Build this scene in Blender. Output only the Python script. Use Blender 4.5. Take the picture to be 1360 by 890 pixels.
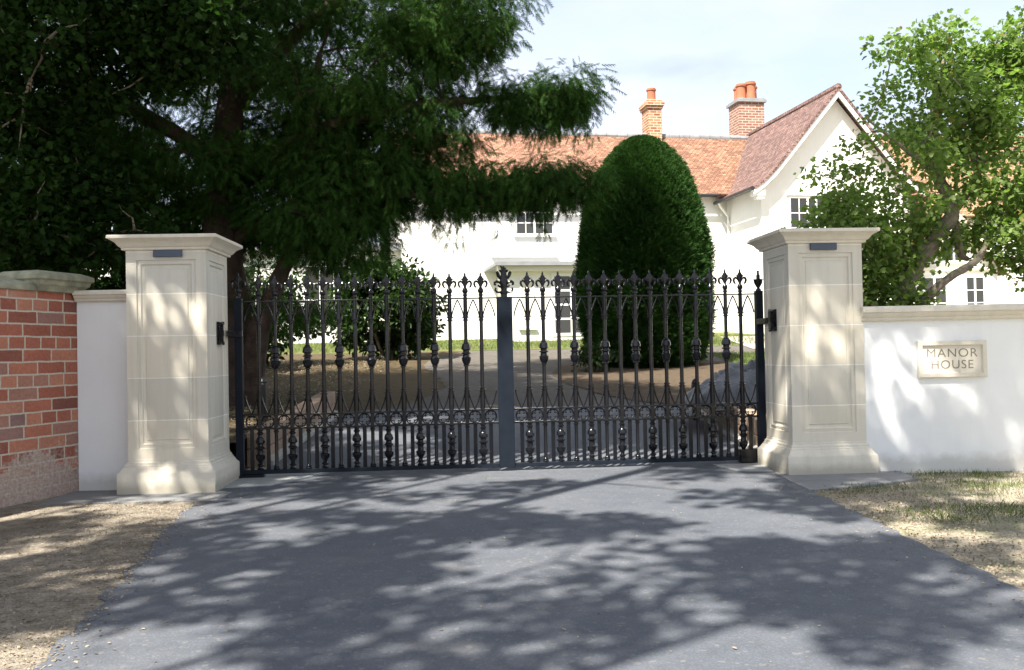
import bpy, math, random
import numpy as np
from mathutils import Vector, Matrix
R = math.radians
PI = math.pi
random.seed(7)
rng = np.random.default_rng(11)
scene = bpy.context.scene
for o in list(bpy.data.objects):
    bpy.data.objects.remove(o)

# ------------------------------------------------------------------ camera
CAM_H = 1.13
cd = bpy.data.cameras.new('camera')
cam = bpy.data.objects.new('camera', cd)
scene.collection.objects.link(cam)
cd.sensor_fit = 'HORIZONTAL'
cd.sensor_width = 36.0
cd.lens = 36.0 * 1236.0 / 1360.0
cd.clip_start = 0.1
cd.clip_end = 3000.0
cam.matrix_world = Matrix.Translation((0, 0, CAM_H)) @ Matrix.Rotation(PI / 2 + 0.0172, 4, 'X') @ Matrix.Rotation(-0.0195, 4, 'Z')
scene.camera = cam

# ------------------------------------------------------------------ light
SUN_EL = 54.0
sun_h = Vector((-0.52, -0.85)).normalized()
SUN = Vector((sun_h.x * math.cos(R(SUN_EL)), sun_h.y * math.cos(R(SUN_EL)), math.sin(R(SUN_EL))))
sd = bpy.data.lights.new('sun', 'SUN')
sd.energy = 5.0
sd.angle = R(0.55)
sd.color = (1.0, 0.93, 0.82)
so = bpy.data.objects.new('sun', sd)
scene.collection.objects.link(so)
so.location = (-20, -30, 40)
so.rotation_euler = SUN.to_track_quat('Z', 'Y').to_euler()

world = bpy.data.worlds.new('World')
scene.world = world
world.use_nodes = True
wn = world.node_tree
for n in list(wn.nodes):
    wn.nodes.remove(n)
def WN(t, **k):
    n = wn.nodes.new(t)
    for a, b in k.items():
        setattr(n, a, b)
    return n
sky = WN('ShaderNodeTexSky', sky_type='NISHITA')
sky.sun_disc = False
sky.sun_elevation = R(SUN_EL)
sky.sun_rotation = math.atan2(SUN.x, SUN.y)
sky.air_density = 1.0
sky.dust_density = 1.5
sky.ozone_density = 1.5
bg = WN('ShaderNodeBackground')
bg.inputs['Strength'].default_value = 0.12
tc = WN('ShaderNodeTexCoord')
sep = WN('ShaderNodeSeparateXYZ')
zc = WN('ShaderNodeMath', operation='ADD')
zc.inputs[1].default_value = 0.12
dv = WN('ShaderNodeVectorMath', operation='DIVIDE')
cb = WN('ShaderNodeCombineXYZ')
n1 = WN('ShaderNodeTexNoise')
n1.inputs['Scale'].default_value = 1.1
n1.inputs['Detail'].default_value = 7
n1.inputs['Roughness'].default_value = 0.55
n1.inputs['Distortion'].default_value = 0.6
r1 = WN('ShaderNodeValToRGB')
r1.color_ramp.elements[0].position = 0.22
r1.color_ramp.elements[0].color = (0.50, 0.50, 0.50, 1)
r1.color_ramp.elements[1].position = 0.62
r1.color_ramp.elements[1].color = (0.95, 0.95, 0.95, 1)
n2 = WN('ShaderNodeTexNoise')
n2.inputs['Scale'].default_value = 0.9
n2.inputs['Detail'].default_value = 5
r2 = WN('ShaderNodeValToRGB')
r2.color_ramp.elements[0].position = 0.40
r2.color_ramp.elements[0].color = (3.40, 3.36, 3.48, 1)
r2.color_ramp.elements[1].position = 0.62
r2.color_ramp.elements[1].color = (2.6, 2.9, 3.45, 1)
mx = WN('ShaderNodeMix', data_type='RGBA')
wo = WN('ShaderNodeOutputWorld')
L = wn.links.new
L(tc.outputs['Generated'], sep.inputs[0])
L(sep.outputs['Z'], zc.inputs[0])
for i in range(3):
    L(zc.outputs[0], cb.inputs[i])
L(tc.outputs['Generated'], dv.inputs[0])
L(cb.outputs[0], dv.inputs[1])
L(dv.outputs[0], n1.inputs['Vector'])
L(dv.outputs[0], n2.inputs['Vector'])
L(n1.outputs['Fac'], r1.inputs[0])
L(n2.outputs['Fac'], r2.inputs[0])
L(r1.outputs[0], mx.inputs['Factor'])
L(sky.outputs[0], mx.inputs['A'])
L(r2.outputs[0], mx.inputs['B'])
L(mx.outputs['Result'], bg.inputs['Color'])
sp2 = WN('ShaderNodeSeparateXYZ')
L(dv.outputs[0], sp2.inputs[0])
def WM(op, a, b=0.0):
    n = WN('ShaderNodeMath', operation=op)
    for i, v in ((0, a), (1, b)):
        if isinstance(v, bpy.types.NodeSocket):
            L(v, n.inputs[i])
        else:
            n.inputs[i].default_value = v
    return n.outputs[0]
n3 = WN('ShaderNodeTexNoise')
n3.inputs['Scale'].default_value = 5.0
n3.inputs['Detail'].default_value = 6
L(dv.outputs[0], n3.inputs['Vector'])
ex = WM('POWER', WM('ABSOLUTE', WM('DIVIDE', WM('SUBTRACT', sp2.outputs['X'], 0.426), 0.22)), 2.0)
ey = WM('POWER', WM('ABSOLUTE', WM('DIVIDE', WM('SUBTRACT', sp2.outputs['Y'], 2.34), 0.12)), 2.0)
dd = WM('ADD', WM('SQRT', WM('ADD', ex, ey)), WM('MULTIPLY', WM('SUBTRACT', n3.outputs['Fac'], 0.5), 2.4))
r3 = WN('ShaderNodeValToRGB')
r3.color_ramp.elements[0].position = 0.15
r3.color_ramp.elements[0].color = (0.75, 0.75, 0.75, 1)
r3.color_ramp.elements[1].position = 1.0
r3.color_ramp.elements[1].color = (0, 0, 0, 1)
L(dd, r3.inputs[0])
mx2 = WN('ShaderNodeMix', data_type='RGBA')
L(r3.outputs[0], mx2.inputs['Factor'])
L(mx.outputs['Result'], mx2.inputs['A'])
mx2.inputs['B'].default_value = (2.15, 2.5, 3.05, 1)
L(mx2.outputs['Result'], bg.inputs['Color'])
L(bg.outputs[0], wo.inputs[0])

vs = scene.view_settings
vs.view_transform = 'Standard'
vs.look = 'None'
vs.gamma = 1.0
vs.use_curve_mapping = False
vs.exposure = 1.48
scene.cycles.max_bounces = 7
scene.cycles.transmission_bounces = 4
scene.cycles.transparent_max_bounces = 6
scene.cycles.use_denoising = True

# ------------------------------------------------------------------ materials
def new_mat(name):
    m = bpy.data.materials.new(name)
    m.use_nodes = True
    nt = m.node_tree
    for n in list(nt.nodes):
        nt.nodes.remove(n)
    return m, nt
class NT:
    def __init__(s, nt):
        s.nt = nt
    def n(s, t, ins=None, **k):
        nd = s.nt.nodes.new(t)
        for a, b in k.items():
            setattr(nd, a, b)
        if ins:
            for a, b in ins.items():
                s.set(nd, a, b)
        return nd
    def set(s, nd, a, b):
        if hasattr(b, 'is_output') or isinstance(b, bpy.types.NodeSocket):
            s.nt.links.new(b, nd.inputs[a])
        else:
            nd.inputs[a].default_value = b
    def noise(s, vec, scale, detail=4, rough=0.55, dist=0.0):
        return s.n('ShaderNodeTexNoise', {'Vector': vec, 'Scale': scale, 'Detail': detail, 'Roughness': rough, 'Distortion': dist}).outputs['Fac']
    def ramp(s, fac, stops):
        nd = s.n('ShaderNodeValToRGB', {0: fac})
        cr = nd.color_ramp
        while len(cr.elements) > len(stops):
            cr.elements.remove(cr.elements[-1])
        while len(cr.elements) < len(stops):
            cr.elements.new(0.5)
        for e, (p, c) in zip(cr.elements, stops):
            e.position = p
            e.color = (c, c, c, 1) if not isinstance(c, (tuple, list)) else (*c, 1)
        return nd.outputs[0]
    def mix(s, fac, a, b, blend='MIX'):
        nd = s.n('ShaderNodeMix', data_type='RGBA', blend_type=blend)
        for i, v in (('Factor', fac), ('A', a), ('B', b)):
            if isinstance(v, tuple) and len(v) == 3:
                v = (*v, 1)
            s.set(nd, i, v)
        return nd.outputs['Result']
    def math(s, op, a, b=0.0, c=None):
        nd = s.n('ShaderNodeMath', {0: a, 1: b}, operation=op)
        if c is not None:
            s.set(nd, 2, c)
        return nd.outputs[0]
    def principled(s, col, rough=0.6, metal=0.0, spec=0.5, height=None, bump=0.3, dist=0.01):
        p = s.n('ShaderNodeBsdfPrincipled')
        if isinstance(col, tuple) and len(col) == 3:
            col = (*col, 1)
        s.set(p, 'Base Color', col)
        s.set(p, 'Roughness', rough)
        s.set(p, 'Metallic', metal)
        s.set(p, 'Specular IOR Level', spec)
        if height is not None:
            b = s.n('ShaderNodeBump', {'Height': height, 'Strength': bump, 'Distance': dist})
            s.nt.links.new(b.outputs[0], p.inputs['Normal'])
        o = s.n('ShaderNodeOutputMaterial')
        s.nt.links.new(p.outputs[0], o.inputs[0])
        return p
    def obj(s):
        return s.n('ShaderNodeTexCoord').outputs['Object']
    def uv(s):
        return s.n('ShaderNodeTexCoord').outputs['UV']
    def world(s):
        return s.n('ShaderNodeNewGeometry').outputs['Position']
    def sepz(s, v):
        return s.n('ShaderNodeSeparateXYZ', {0: v}).outputs

MAT = {}
def simple(name, col, rough=0.6, metal=0.0, var=0.12, scale=6.0, bump=0.15, spec=0.5, bscale=60.0, bdist=0.003):
    m, nt = new_mat(name)
    t = NT(nt)
    v = t.obj()
    f = t.noise(v, scale, 5)
    lo = tuple(c * (1 - var) for c in col)
    hi = tuple(min(1, c * (1 + var)) for c in col)
    c = t.ramp(f, [(0.3, lo), (0.7, hi)])
    t.principled(c, rough, metal, spec, t.noise(v, bscale, 3), bump, bdist)
    MAT[name] = m
    return m

# cast stone with block joints
def stone_mat(name, joints=True):
    m, nt = new_mat(name)
    t = NT(nt)
    v = t.obj()
    z = t.sepz(v)['Z']
    big = t.noise(v, 2.3, 5, 0.6)
    fine = t.noise(v, 90, 4, 0.7)
    c = t.ramp(big, [(0.25, (0.60, 0.565, 0.48)), (0.55, (0.66, 0.625, 0.54)), (0.8, (0.71, 0.68, 0.59))])
    c = t.mix(0.25, c, t.ramp(fine, [(0.3, (0.52, 0.48, 0.38)), (0.7, (0.80, 0.75, 0.62))]))
    h = fine
    if joints:
        # block index gives each course its own tone
        k = t.math('DIVIDE', t.math('SUBTRACT', z, 0.2575), 0.3525)
        fl = t.math('FLOOR', k)
        wn_ = t.n('ShaderNodeTexWhiteNoise', {'W': fl}, noise_dimensions='1D').outputs['Value']
        c = t.mix(0.55, c, t.ramp(wn_, [(0.0, (0.56, 0.55, 0.49)), (0.5, (0.68, 0.64, 0.54)), (1.0, (0.74, 0.68, 0.55))]))
        fr = t.math('FRACT', k)
        d = t.math('ABSOLUTE', t.math('SUBTRACT', fr, 0.5))
        line = t.ramp(d, [(0.487, 0.0), (0.491, 1.0)])
        c = t.mix(line, c, (0.86, 0.84, 0.77))
        h = t.math('SUBTRACT', t.math('MULTIPLY', fine, 0.3), line)
    # streaks of rain soot, very light
    st = t.noise(t.n('ShaderNodeMapping', {'Vector': v, 'Scale': (14, 14, 0.7)}).outputs[0], 1.0, 4)
    c = t.mix(t.math('MULTIPLY', t.ramp(st, [(0.45, 0.0), (0.8, 1.0)]), 0.32), c, (0.38, 0.36, 0.30))
    db = t.ramp(t.math('ADD', z, t.math('MULTIPLY', t.noise(v, 9, 5, 0.7), -0.10)), [(0.0, 0.6), (0.07, 0.0)])
    c = t.mix(db, c, (0.30, 0.28, 0.22))
    lc = t.ramp(t.noise(v, 26, 5, 0.75), [(0.66, 0.0), (0.74, 0.30)])
    c = t.mix(lc, c, (0.42, 0.41, 0.33))
    t.principled(c, 0.82, 0, 0.25, h, 0.35, 0.0025)
    MAT[name] = m
stone_mat('cast_stone', True)
stone_mat('cast_stone_plain', False)

def render_mat(name, col):
    m, nt = new_mat(name)
    t = NT(nt)
    v = t.obj()
    z = t.sepz(v)['Z']
    big = t.noise(v, 1.4, 6, 0.6)
    c = t.ramp(big, [(0.3, tuple(x * 0.93 for x in col)), (0.7, col)])
    # splash dirt near the ground
    dn = t.noise(v, 7.0, 5, 0.65)
    dz = t.math('ADD', z, t.math('MULTIPLY', dn, -0.16))
    c = t.mix(t.ramp(dz, [(0.0, 0.55), (0.09, 0.0)]), c, (0.42, 0.40, 0.34))
    st = t.noise(t.n('ShaderNodeMapping', {'Vector': v, 'Scale': (9, 9, 0.6)}).outputs[0], 1.0, 4)
    c = t.mix(t.math('MULTIPLY', t.ramp(st, [(0.5, 0.0), (0.85, 1.0)]), 0.2), c, (0.55, 0.56, 0.55))
    t.principled(c, 0.85, 0, 0.2, t.noise(v, 45, 4, 0.6), 0.25, 0.003)
    MAT[name] = m
render_mat('white_render', (0.83, 0.85, 0.86))
render_mat('house_render', (0.84, 0.83, 0.79))

def brick_mat(name, cols, mortar, bw=0.30, bh=0.1016, ms=0.008, dirt=True, bump=0.5, wob=0.012):
    m, nt = new_mat(name)
    t = NT(nt)
    uv = t.uv()
    wobn = t.n('ShaderNodeTexNoise', {'Vector': uv, 'Scale': 9.0, 'Detail': 3})
    off = t.n('ShaderNodeVectorMath', {0: wobn.outputs['Color'], 1: (0.5, 0.5, 0.5)}, operation='SUBTRACT').outputs[0]
    off = t.n('ShaderNodeVectorMath', {0: off, 'Scale': wob}, operation='SCALE').outputs[0]
    vv = t.n('ShaderNodeVectorMath', {0: uv, 1: off}, operation='ADD').outputs[0]
    def br(c1, c2, mo, bias=0.0):
        b = t.n('ShaderNodeTexBrick', {'Vector': vv, 'Color1': (*c1, 1), 'Color2': (*c2, 1), 'Mortar': (*mo, 1), 'Scale': 1.0,
                'Mortar Size': ms, 'Mortar Smooth': 0.25, 'Bias': bias, 'Brick Width': bw, 'Row Height': bh})
        b.offset = 0.5
        b.squash = 0.55 if dirt else 1.0
        b.squash_frequency = 3
        return b
    b1 = br((0, 0, 0), (1, 1, 1), (0.5, 0.5, 0.5))
    c = t.ramp(b1.outputs['Color'], cols)
    n1_ = t.noise(uv, 38, 5, 0.7)
    c = t.mix(0.5, c, t.ramp(n1_, [(0.3, 0.55), (0.7, 1.25)]), 'MULTIPLY')
    n3 = t.noise(uv, 3.0, 4, 0.6)
    c = t.mix(0.5, c, t.ramp(n3, [(0.3, 0.7), (0.7, 1.2)]), 'MULTIPLY')
    mo = t.ramp(n1_, [(0.3, tuple(x * 0.7 for x in mortar)), (0.7, mortar)])
    c = t.mix(b1.outputs['Fac'], c, mo)
    if dirt:
        z = t.sepz(t.obj())['Z']
        dn = t.noise(uv, 2.4, 7, 0.75)
        m1 = t.math('SUBTRACT', z, t.math('MULTIPLY', t.ramp(dn, [(0.35, 0.0), (0.68, 1.0)]), 0.62))
        f = t.ramp(m1, [(-0.10, 0.85), (0.0, 0.75), (0.12, 0.0)])
        c = t.mix(f, c, t.ramp(n1_, [(0.3, (0.28, 0.20, 0.165)), (0.7, (0.55, 0.48, 0.41))]))
        ef = t.ramp(t.noise(uv, 2.2, 6, 0.75), [(0.60, 0.0), (0.72, 0.55)])
        c = t.mix(ef, c, (0.50, 0.42, 0.36))
    hgt = t.math('SUBTRACT', t.math('MULTIPLY', n1_, 0.35), b1.outputs['Fac'])
    t.principled(c, 0.88, 0, 0.2, hgt, bump, 0.008)
    MAT[name] = m
RB = [(0.0, (0.20, 0.085, 0.066)), (0.18, (0.33, 0.115, 0.078)), (0.55, (0.42, 0.150, 0.098)), (0.8, (0.50, 0.22, 0.14)), (1.0, (0.24, 0.155, 0.145))]
brick_mat('red_brick', RB, (0.60, 0.53, 0.43))
OB = [(0.0, (0.24, 0.10, 0.05)), (0.5, (0.34, 0.15, 0.075)), (1.0, (0.42, 0.24, 0.13))]
brick_mat('chimney_brick', OB, (0.62, 0.56, 0.45), 0.28, 0.105, 0.013, False, 0.4)
PB = [(0.0, (0.22, 0.105, 0.08)), (0.5, (0.27, 0.14, 0.105)), (1.0, (0.33, 0.20, 0.155))]
brick_mat('pink_brick', PB, (0.60, 0.54, 0.45), 0.28, 0.105, 0.012, False, 0.4)

def tile_mat(name, cols):
    m, nt = new_mat(name)
    t = NT(nt)
    uv = t.uv()
    wobn = t.n('ShaderNodeTexNoise', {'Vector': uv, 'Scale': 1.6, 'Detail': 3})
    off = t.n('ShaderNodeVectorMath', {0: wobn.outputs['Color'], 1: (0.5, 0.5, 0.5)}, operation='SUBTRACT').outputs[0]
    off = t.n('ShaderNodeVectorMath', {0: off, 'Scale': 0.05}, operation='SCALE').outputs[0]
    vv = t.n('ShaderNodeVectorMath', {0: uv, 1: off}, operation='ADD').outputs[0]
    b = t.n('ShaderNodeTexBrick', {'Vector': vv, 'Color1': (0, 0, 0, 1), 'Color2': (1, 1, 1, 1), 'Mortar': (0.5, 0.5, 0.5, 1), 'Scale': 1.0,
            'Mortar Size': 0.011, 'Mortar Smooth': 0.4, 'Bias': 0.0, 'Brick Width': 0.17, 'Row Height': 0.12})
    c = t.ramp(b.outputs['Color'], cols)
    n0 = t.noise(uv, 0.7, 5, 0.6)
    c = t.mix(0.6, c, t.ramp(n0, [(0.3, (0.72, 0.74, 0.76)), (0.7, (1.12, 1.08, 1.05))]), 'MULTIPLY')
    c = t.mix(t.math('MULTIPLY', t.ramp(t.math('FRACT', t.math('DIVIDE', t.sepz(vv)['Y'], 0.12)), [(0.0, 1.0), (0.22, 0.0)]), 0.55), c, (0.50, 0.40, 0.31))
    c = t.mix(b.outputs['Fac'], c, tuple(x * 0.35 for x in cols[0][1]))
    li = t.noise(uv, 11, 6, 0.7)
    c = t.mix(t.ramp(li, [(0.56, 0.0), (0.70, 0.55)]), c, (0.52, 0.43, 0.33))
    # each course laps over the next: saw-tooth height
    y = t.sepz(vv)['Y']
    saw = t.math('FRACT', t.math('DIVIDE', y, 0.12))
    h = t.math('SUBTRACT', t.math('MULTIPLY', saw, -1.0), t.math('MULTIPLY', b.outputs['Fac'], 0.6))
    t.principled(c, 0.85, 0, 0.2, h, 0.9, 0.02)
    MAT[name] = m
tile_mat('clay_tile', [(0.0, (0.16, 0.080, 0.054)), (0.35, (0.225, 0.112, 0.072)), (0.75, (0.285, 0.150, 0.094)), (1.0, (0.34, 0.205, 0.135))])
tile_mat('weathered_tile', [(0.0, (0.115, 0.070, 0.066)), (0.5, (0.165, 0.100, 0.092)), (1.0, (0.24, 0.155, 0.138))])
tile_mat('brown_tile', [(0.0, (0.20, 0.12, 0.07)), (0.5, (0.30, 0.18, 0.10)), (1.0, (0.38, 0.25, 0.15))])

simple('white_paint', (0.80, 0.80, 0.78), 0.45, var=0.04, scale=3, bump=0.05)
simple('cream_paint', (0.70, 0.66, 0.56), 0.5, var=0.05, scale=3, bump=0.05)
simple('terracotta', (0.36, 0.12, 0.06), 0.8, var=0.2, scale=5, bump=0.3)
simple('lead_grey', (0.22, 0.23, 0.24), 0.6, var=0.2, scale=4)
simple('old_coping', (0.28, 0.28, 0.20), 0.9, var=0.35, scale=9, bump=0.6, bscale=40, bdist=0.01)
simple('slate_plate', (0.045, 0.065, 0.105), 0.35, var=0.1, scale=5, bump=0.03)
simple('dark_gutter', (0.02, 0.02, 0.022), 0.4, var=0.1)
simple('concrete', (0.20, 0.205, 0.21), 0.85, var=0.14, scale=5, bump=0.3, bscale=80)
simple('pad_concrete', (0.30, 0.315, 0.32), 0.8, var=0.10, scale=7, bump=0.3, bscale=90)
simple('sandstone', (0.30, 0.215, 0.155), 0.9, var=0.28, scale=3.5, bump=0.5, bscale=30, bdist=0.01)
simple('kerb_white', (0.36, 0.35, 0.32), 0.85, var=0.12, scale=5)
simple('black_plastic', (0.012, 0.012, 0.014), 0.35, var=0.1)
simple('yew_bark', (0.060, 0.040, 0.030), 0.95, var=0.4, scale=7, bump=0.9, bscale=22, bdist=0.03)
simple('grey_bark', (0.21, 0.18, 0.135), 0.95, var=0.4, scale=9, bump=0.9, bscale=24, bdist=0.025)
simple('curtain', (0.10, 0.10, 0.10), 0.8, var=0.3, scale=2)
simple('carved', (0.19, 0.17, 0.135), 0.9, var=0.12, scale=8, bump=0.1)

# black iron: painted casting
m, nt = new_mat('black_iron')
t = NT(nt)
v = t.obj()
f = t.noise(v, 18, 4)
c = t.ramp(f, [(0.3, (0.0035, 0.004, 0.006)), (0.7, (0.008, 0.009, 0.012))])
t.principled(c, t.ramp(t.noise(v, 30, 3), [(0.3, 0.14), (0.7, 0.24)]), 0.0, 0.38)
MAT['black_iron'] = m
m, nt = new_mat('stile_iron')
t = NT(nt)
v = t.obj()
c = t.ramp(t.noise(v, 10, 4), [(0.3, (0.009, 0.013, 0.020)), (0.7, (0.013, 0.018, 0.027))])
t.principled(c, 0.5, 0.0, 0.12, t.noise(v, 150, 3), 0.08, 0.002)
MAT['stile_iron'] = m

# window glass
m, nt = new_mat('glass')
t = NT(nt)
oi = t.n('ShaderNodeObjectInfo').outputs['Random']
t.principled(t.mix(t.noise(t.obj(), 0.9, 2), t.ramp(oi, [(0.0, (0.012, 0.014, 0.016)), (1.0, (0.05, 0.047, 0.042))]), (0.04, 0.04, 0.038)), 0.06, 0, 0.6, t.noise(t.obj(), 1.7, 2), 0.08, 0.02)
MAT['glass'] = m

# asphalt
m, nt = new_mat('asphalt')
t = NT(nt)
v = t.world()
big = t.noise(v, 0.55, 6, 0.6)
mid = t.noise(v, 6.0, 5, 0.6)
agg = t.n('ShaderNodeTexVoronoi', {'Vector': v, 'Scale': 170.0}).outputs['Color']
ag = t.math('MULTIPLY', t.sepz(agg)['X'], 1.0)
c = t.ramp(big, [(0.3, (0.080, 0.091, 0.111)), (0.7, (0.116, 0.125, 0.142))])
c = t.mix(0.6, c, t.ramp(mid, [(0.3, 0.85), (0.7, 1.15)]), 'MULTIPLY')
c = t.mix(0.45, c, t.ramp(ag, [(0.0, 0.6), (0.75, 1.0), (1.0, 1.6)]), 'MULTIPLY')
dust = t.ramp(t.noise(v, 1.9, 6, 0.7), [(0.56, 0.0), (0.75, 0.35)])
c = t.mix(dust, c, (0.21, 0.195, 0.17))
chip = t.n('ShaderNodeTexVoronoi', {'Vector': v, 'Scale': 55.0})
cf = t.ramp(t.sepz(chip.outputs['Color'])['Y'], [(0.95, 0.0), (0.97, 0.25)])
c = t.mix(cf, c, (0.26, 0.25, 0.23))
stn = t.ramp(t.noise(v, 2.6, 4, 0.5, 0.8), [(0.62, 0.0), (0.70, 0.35)])
c = t.mix(stn, c, (0.06, 0.062, 0.07))
t.principled(c, 0.78, 0, 0.35, ag, 0.45, 0.004)
MAT['asphalt'] = m

# ground: soil, straw and thin grass by region
def ground_mat(name, soil, soil2, green, gthr):
    m, nt = new_mat(name)
    t = NT(nt)
    v = t.world()
    f1 = t.noise(v, 1.3, 6, 0.65)
    f2 = t.noise(v, 9, 6, 0.7)
    f3 = t.noise(v, 60, 4, 0.75)
    c = t.ramp(f2, [(0.3, soil), (0.7, soil2)])
    g = t.ramp(f1, [(gthr, 0.0), (gthr + 0.13, 1.0)])
    c = t.mix(t.math('MULTIPLY', g, t.ramp(f2, [(0.35, 0.35), (0.6, 1.0)])), c, green)
    c = t.mix(0.75, c, t.ramp(f3, [(0.3, 0.55), (0.7, 1.5)]), 'MULTIPLY')
    t.principled(c, 0.95, 0, 0.1, t.math('ADD', f3, t.math('MULTIPLY', f2, 2.0)), 0.9, 0.02)
    MAT[name] = m
ground_mat('verge_soil', (0.27, 0.235, 0.18), (0.47, 0.42, 0.33), (0.20, 0.235, 0.11), 0.52)
ground_mat('dirt', (0.135, 0.118, 0.098), (0.40, 0.355, 0.29), (0.17, 0.15, 0.11), 0.55)
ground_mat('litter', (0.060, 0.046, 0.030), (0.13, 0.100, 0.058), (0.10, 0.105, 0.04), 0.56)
ground_mat('lawn', (0.13, 0.14, 0.055), (0.20, 0.19, 0.08), (0.10, 0.14, 0.04), 0.40)
ground_mat('drive_gravel', (0.10, 0.094, 0.085), (0.155, 0.142, 0.125), (0.11, 0.095, 0.075), 0.5)
ground_mat('bed_soil', (0.075, 0.056, 0.04), (0.13, 0.10, 0.07), (0.10, 0.09, 0.05), 0.6)
ground_mat('pale_path', (0.42, 0.38, 0.31), (0.52, 0.48, 0.40), (0.40, 0.37, 0.30), 0.6)

def leaf_mat(name, dark, light, trans=0.35, sat=1.0, odd=None, rough=0.55, spec=0.3):
    m, nt = new_mat(name)
    t = NT(nt)
    g = t.n('ShaderNodeNewGeometry')
    rnd = g.outputs['Random Per Island']
    clump = t.noise(g.outputs['Position'], 1.1, 3)
    f = t.math('ADD', t.math('MULTIPLY', rnd, 0.55), t.math('MULTIPLY', clump, 0.6))
    stops = [(0.15, dark), (0.85, light)]
    c = t.ramp(f, stops)
    if odd:
        c = t.mix(t.ramp(rnd, [(0.975, 0.0), (0.985, 1.0)]), c, odd)
    p = t.n('ShaderNodeBsdfPrincipled', {'Base Color': c, 'Roughness': rough, 'Specular IOR Level': spec})
    tl = t.mix(0.6, c, (0.62, 0.90, 0.12), 'MULTIPLY')
    tl2 = t.mix(1.0, tl, (1.9, 1.9, 1.9), 'MULTIPLY')
    tr = t.n('ShaderNodeBsdfTranslucent', {'Color': tl2})
    ms = t.n('ShaderNodeMixShader', {0: trans, 1: p.outputs[0], 2: tr.outputs[0]})
    o = t.n('ShaderNodeOutputMaterial')
    nt.links.new(ms.outputs[0], o.inputs[0])
    MAT[name] = m
leaf_mat('yew_needles', (0.007, 0.024, 0.006), (0.046, 0.108, 0.020), 0.25, odd=(0.09, 0.045, 0.015), rough=0.8, spec=0.08)
leaf_mat('topiary_needles', (0.009, 0.030, 0.009), (0.044, 0.102, 0.022), 0.2, rough=0.75, spec=0.12)
leaf_mat('lime_leaves', (0.090, 0.145, 0.032), (0.200, 0.275, 0.085), 0.5, odd=(0.22, 0.15, 0.05))
leaf_mat('dark_leaves', (0.006, 0.017, 0.004), (0.020, 0.048, 0.009), 0.35, rough=0.7, spec=0.1)
leaf_mat('laurel_leaves', (0.010, 0.026, 0.006), (0.036, 0.072, 0.016), 0.3, spec=0.25, rough=0.5)
leaf_mat('oak_leaves', (0.03, 0.06, 0.012), (0.07, 0.12, 0.03), 0.12)
leaf_mat('litter_leaves', (0.09, 0.065, 0.045), (0.36, 0.30, 0.22), 0.1)
leaf_mat('grass_blades', (0.06, 0.095, 0.022), (0.16, 0.20, 0.06), 0.3)

# grey tarpaulin
m, nt = new_mat('tarpaulin')
t = NT(nt)
v = t.obj()
t.principled(t.ramp(t.noise(v, 5, 4), [(0.3, (0.055, 0.06, 0.07)), (0.7, (0.11, 0.115, 0.13))]), 0.38, 0, 0.5, t.noise(v, 9, 5, 0.6, 1.5), 0.7, 0.04)
MAT['tarpaulin'] = m

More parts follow.
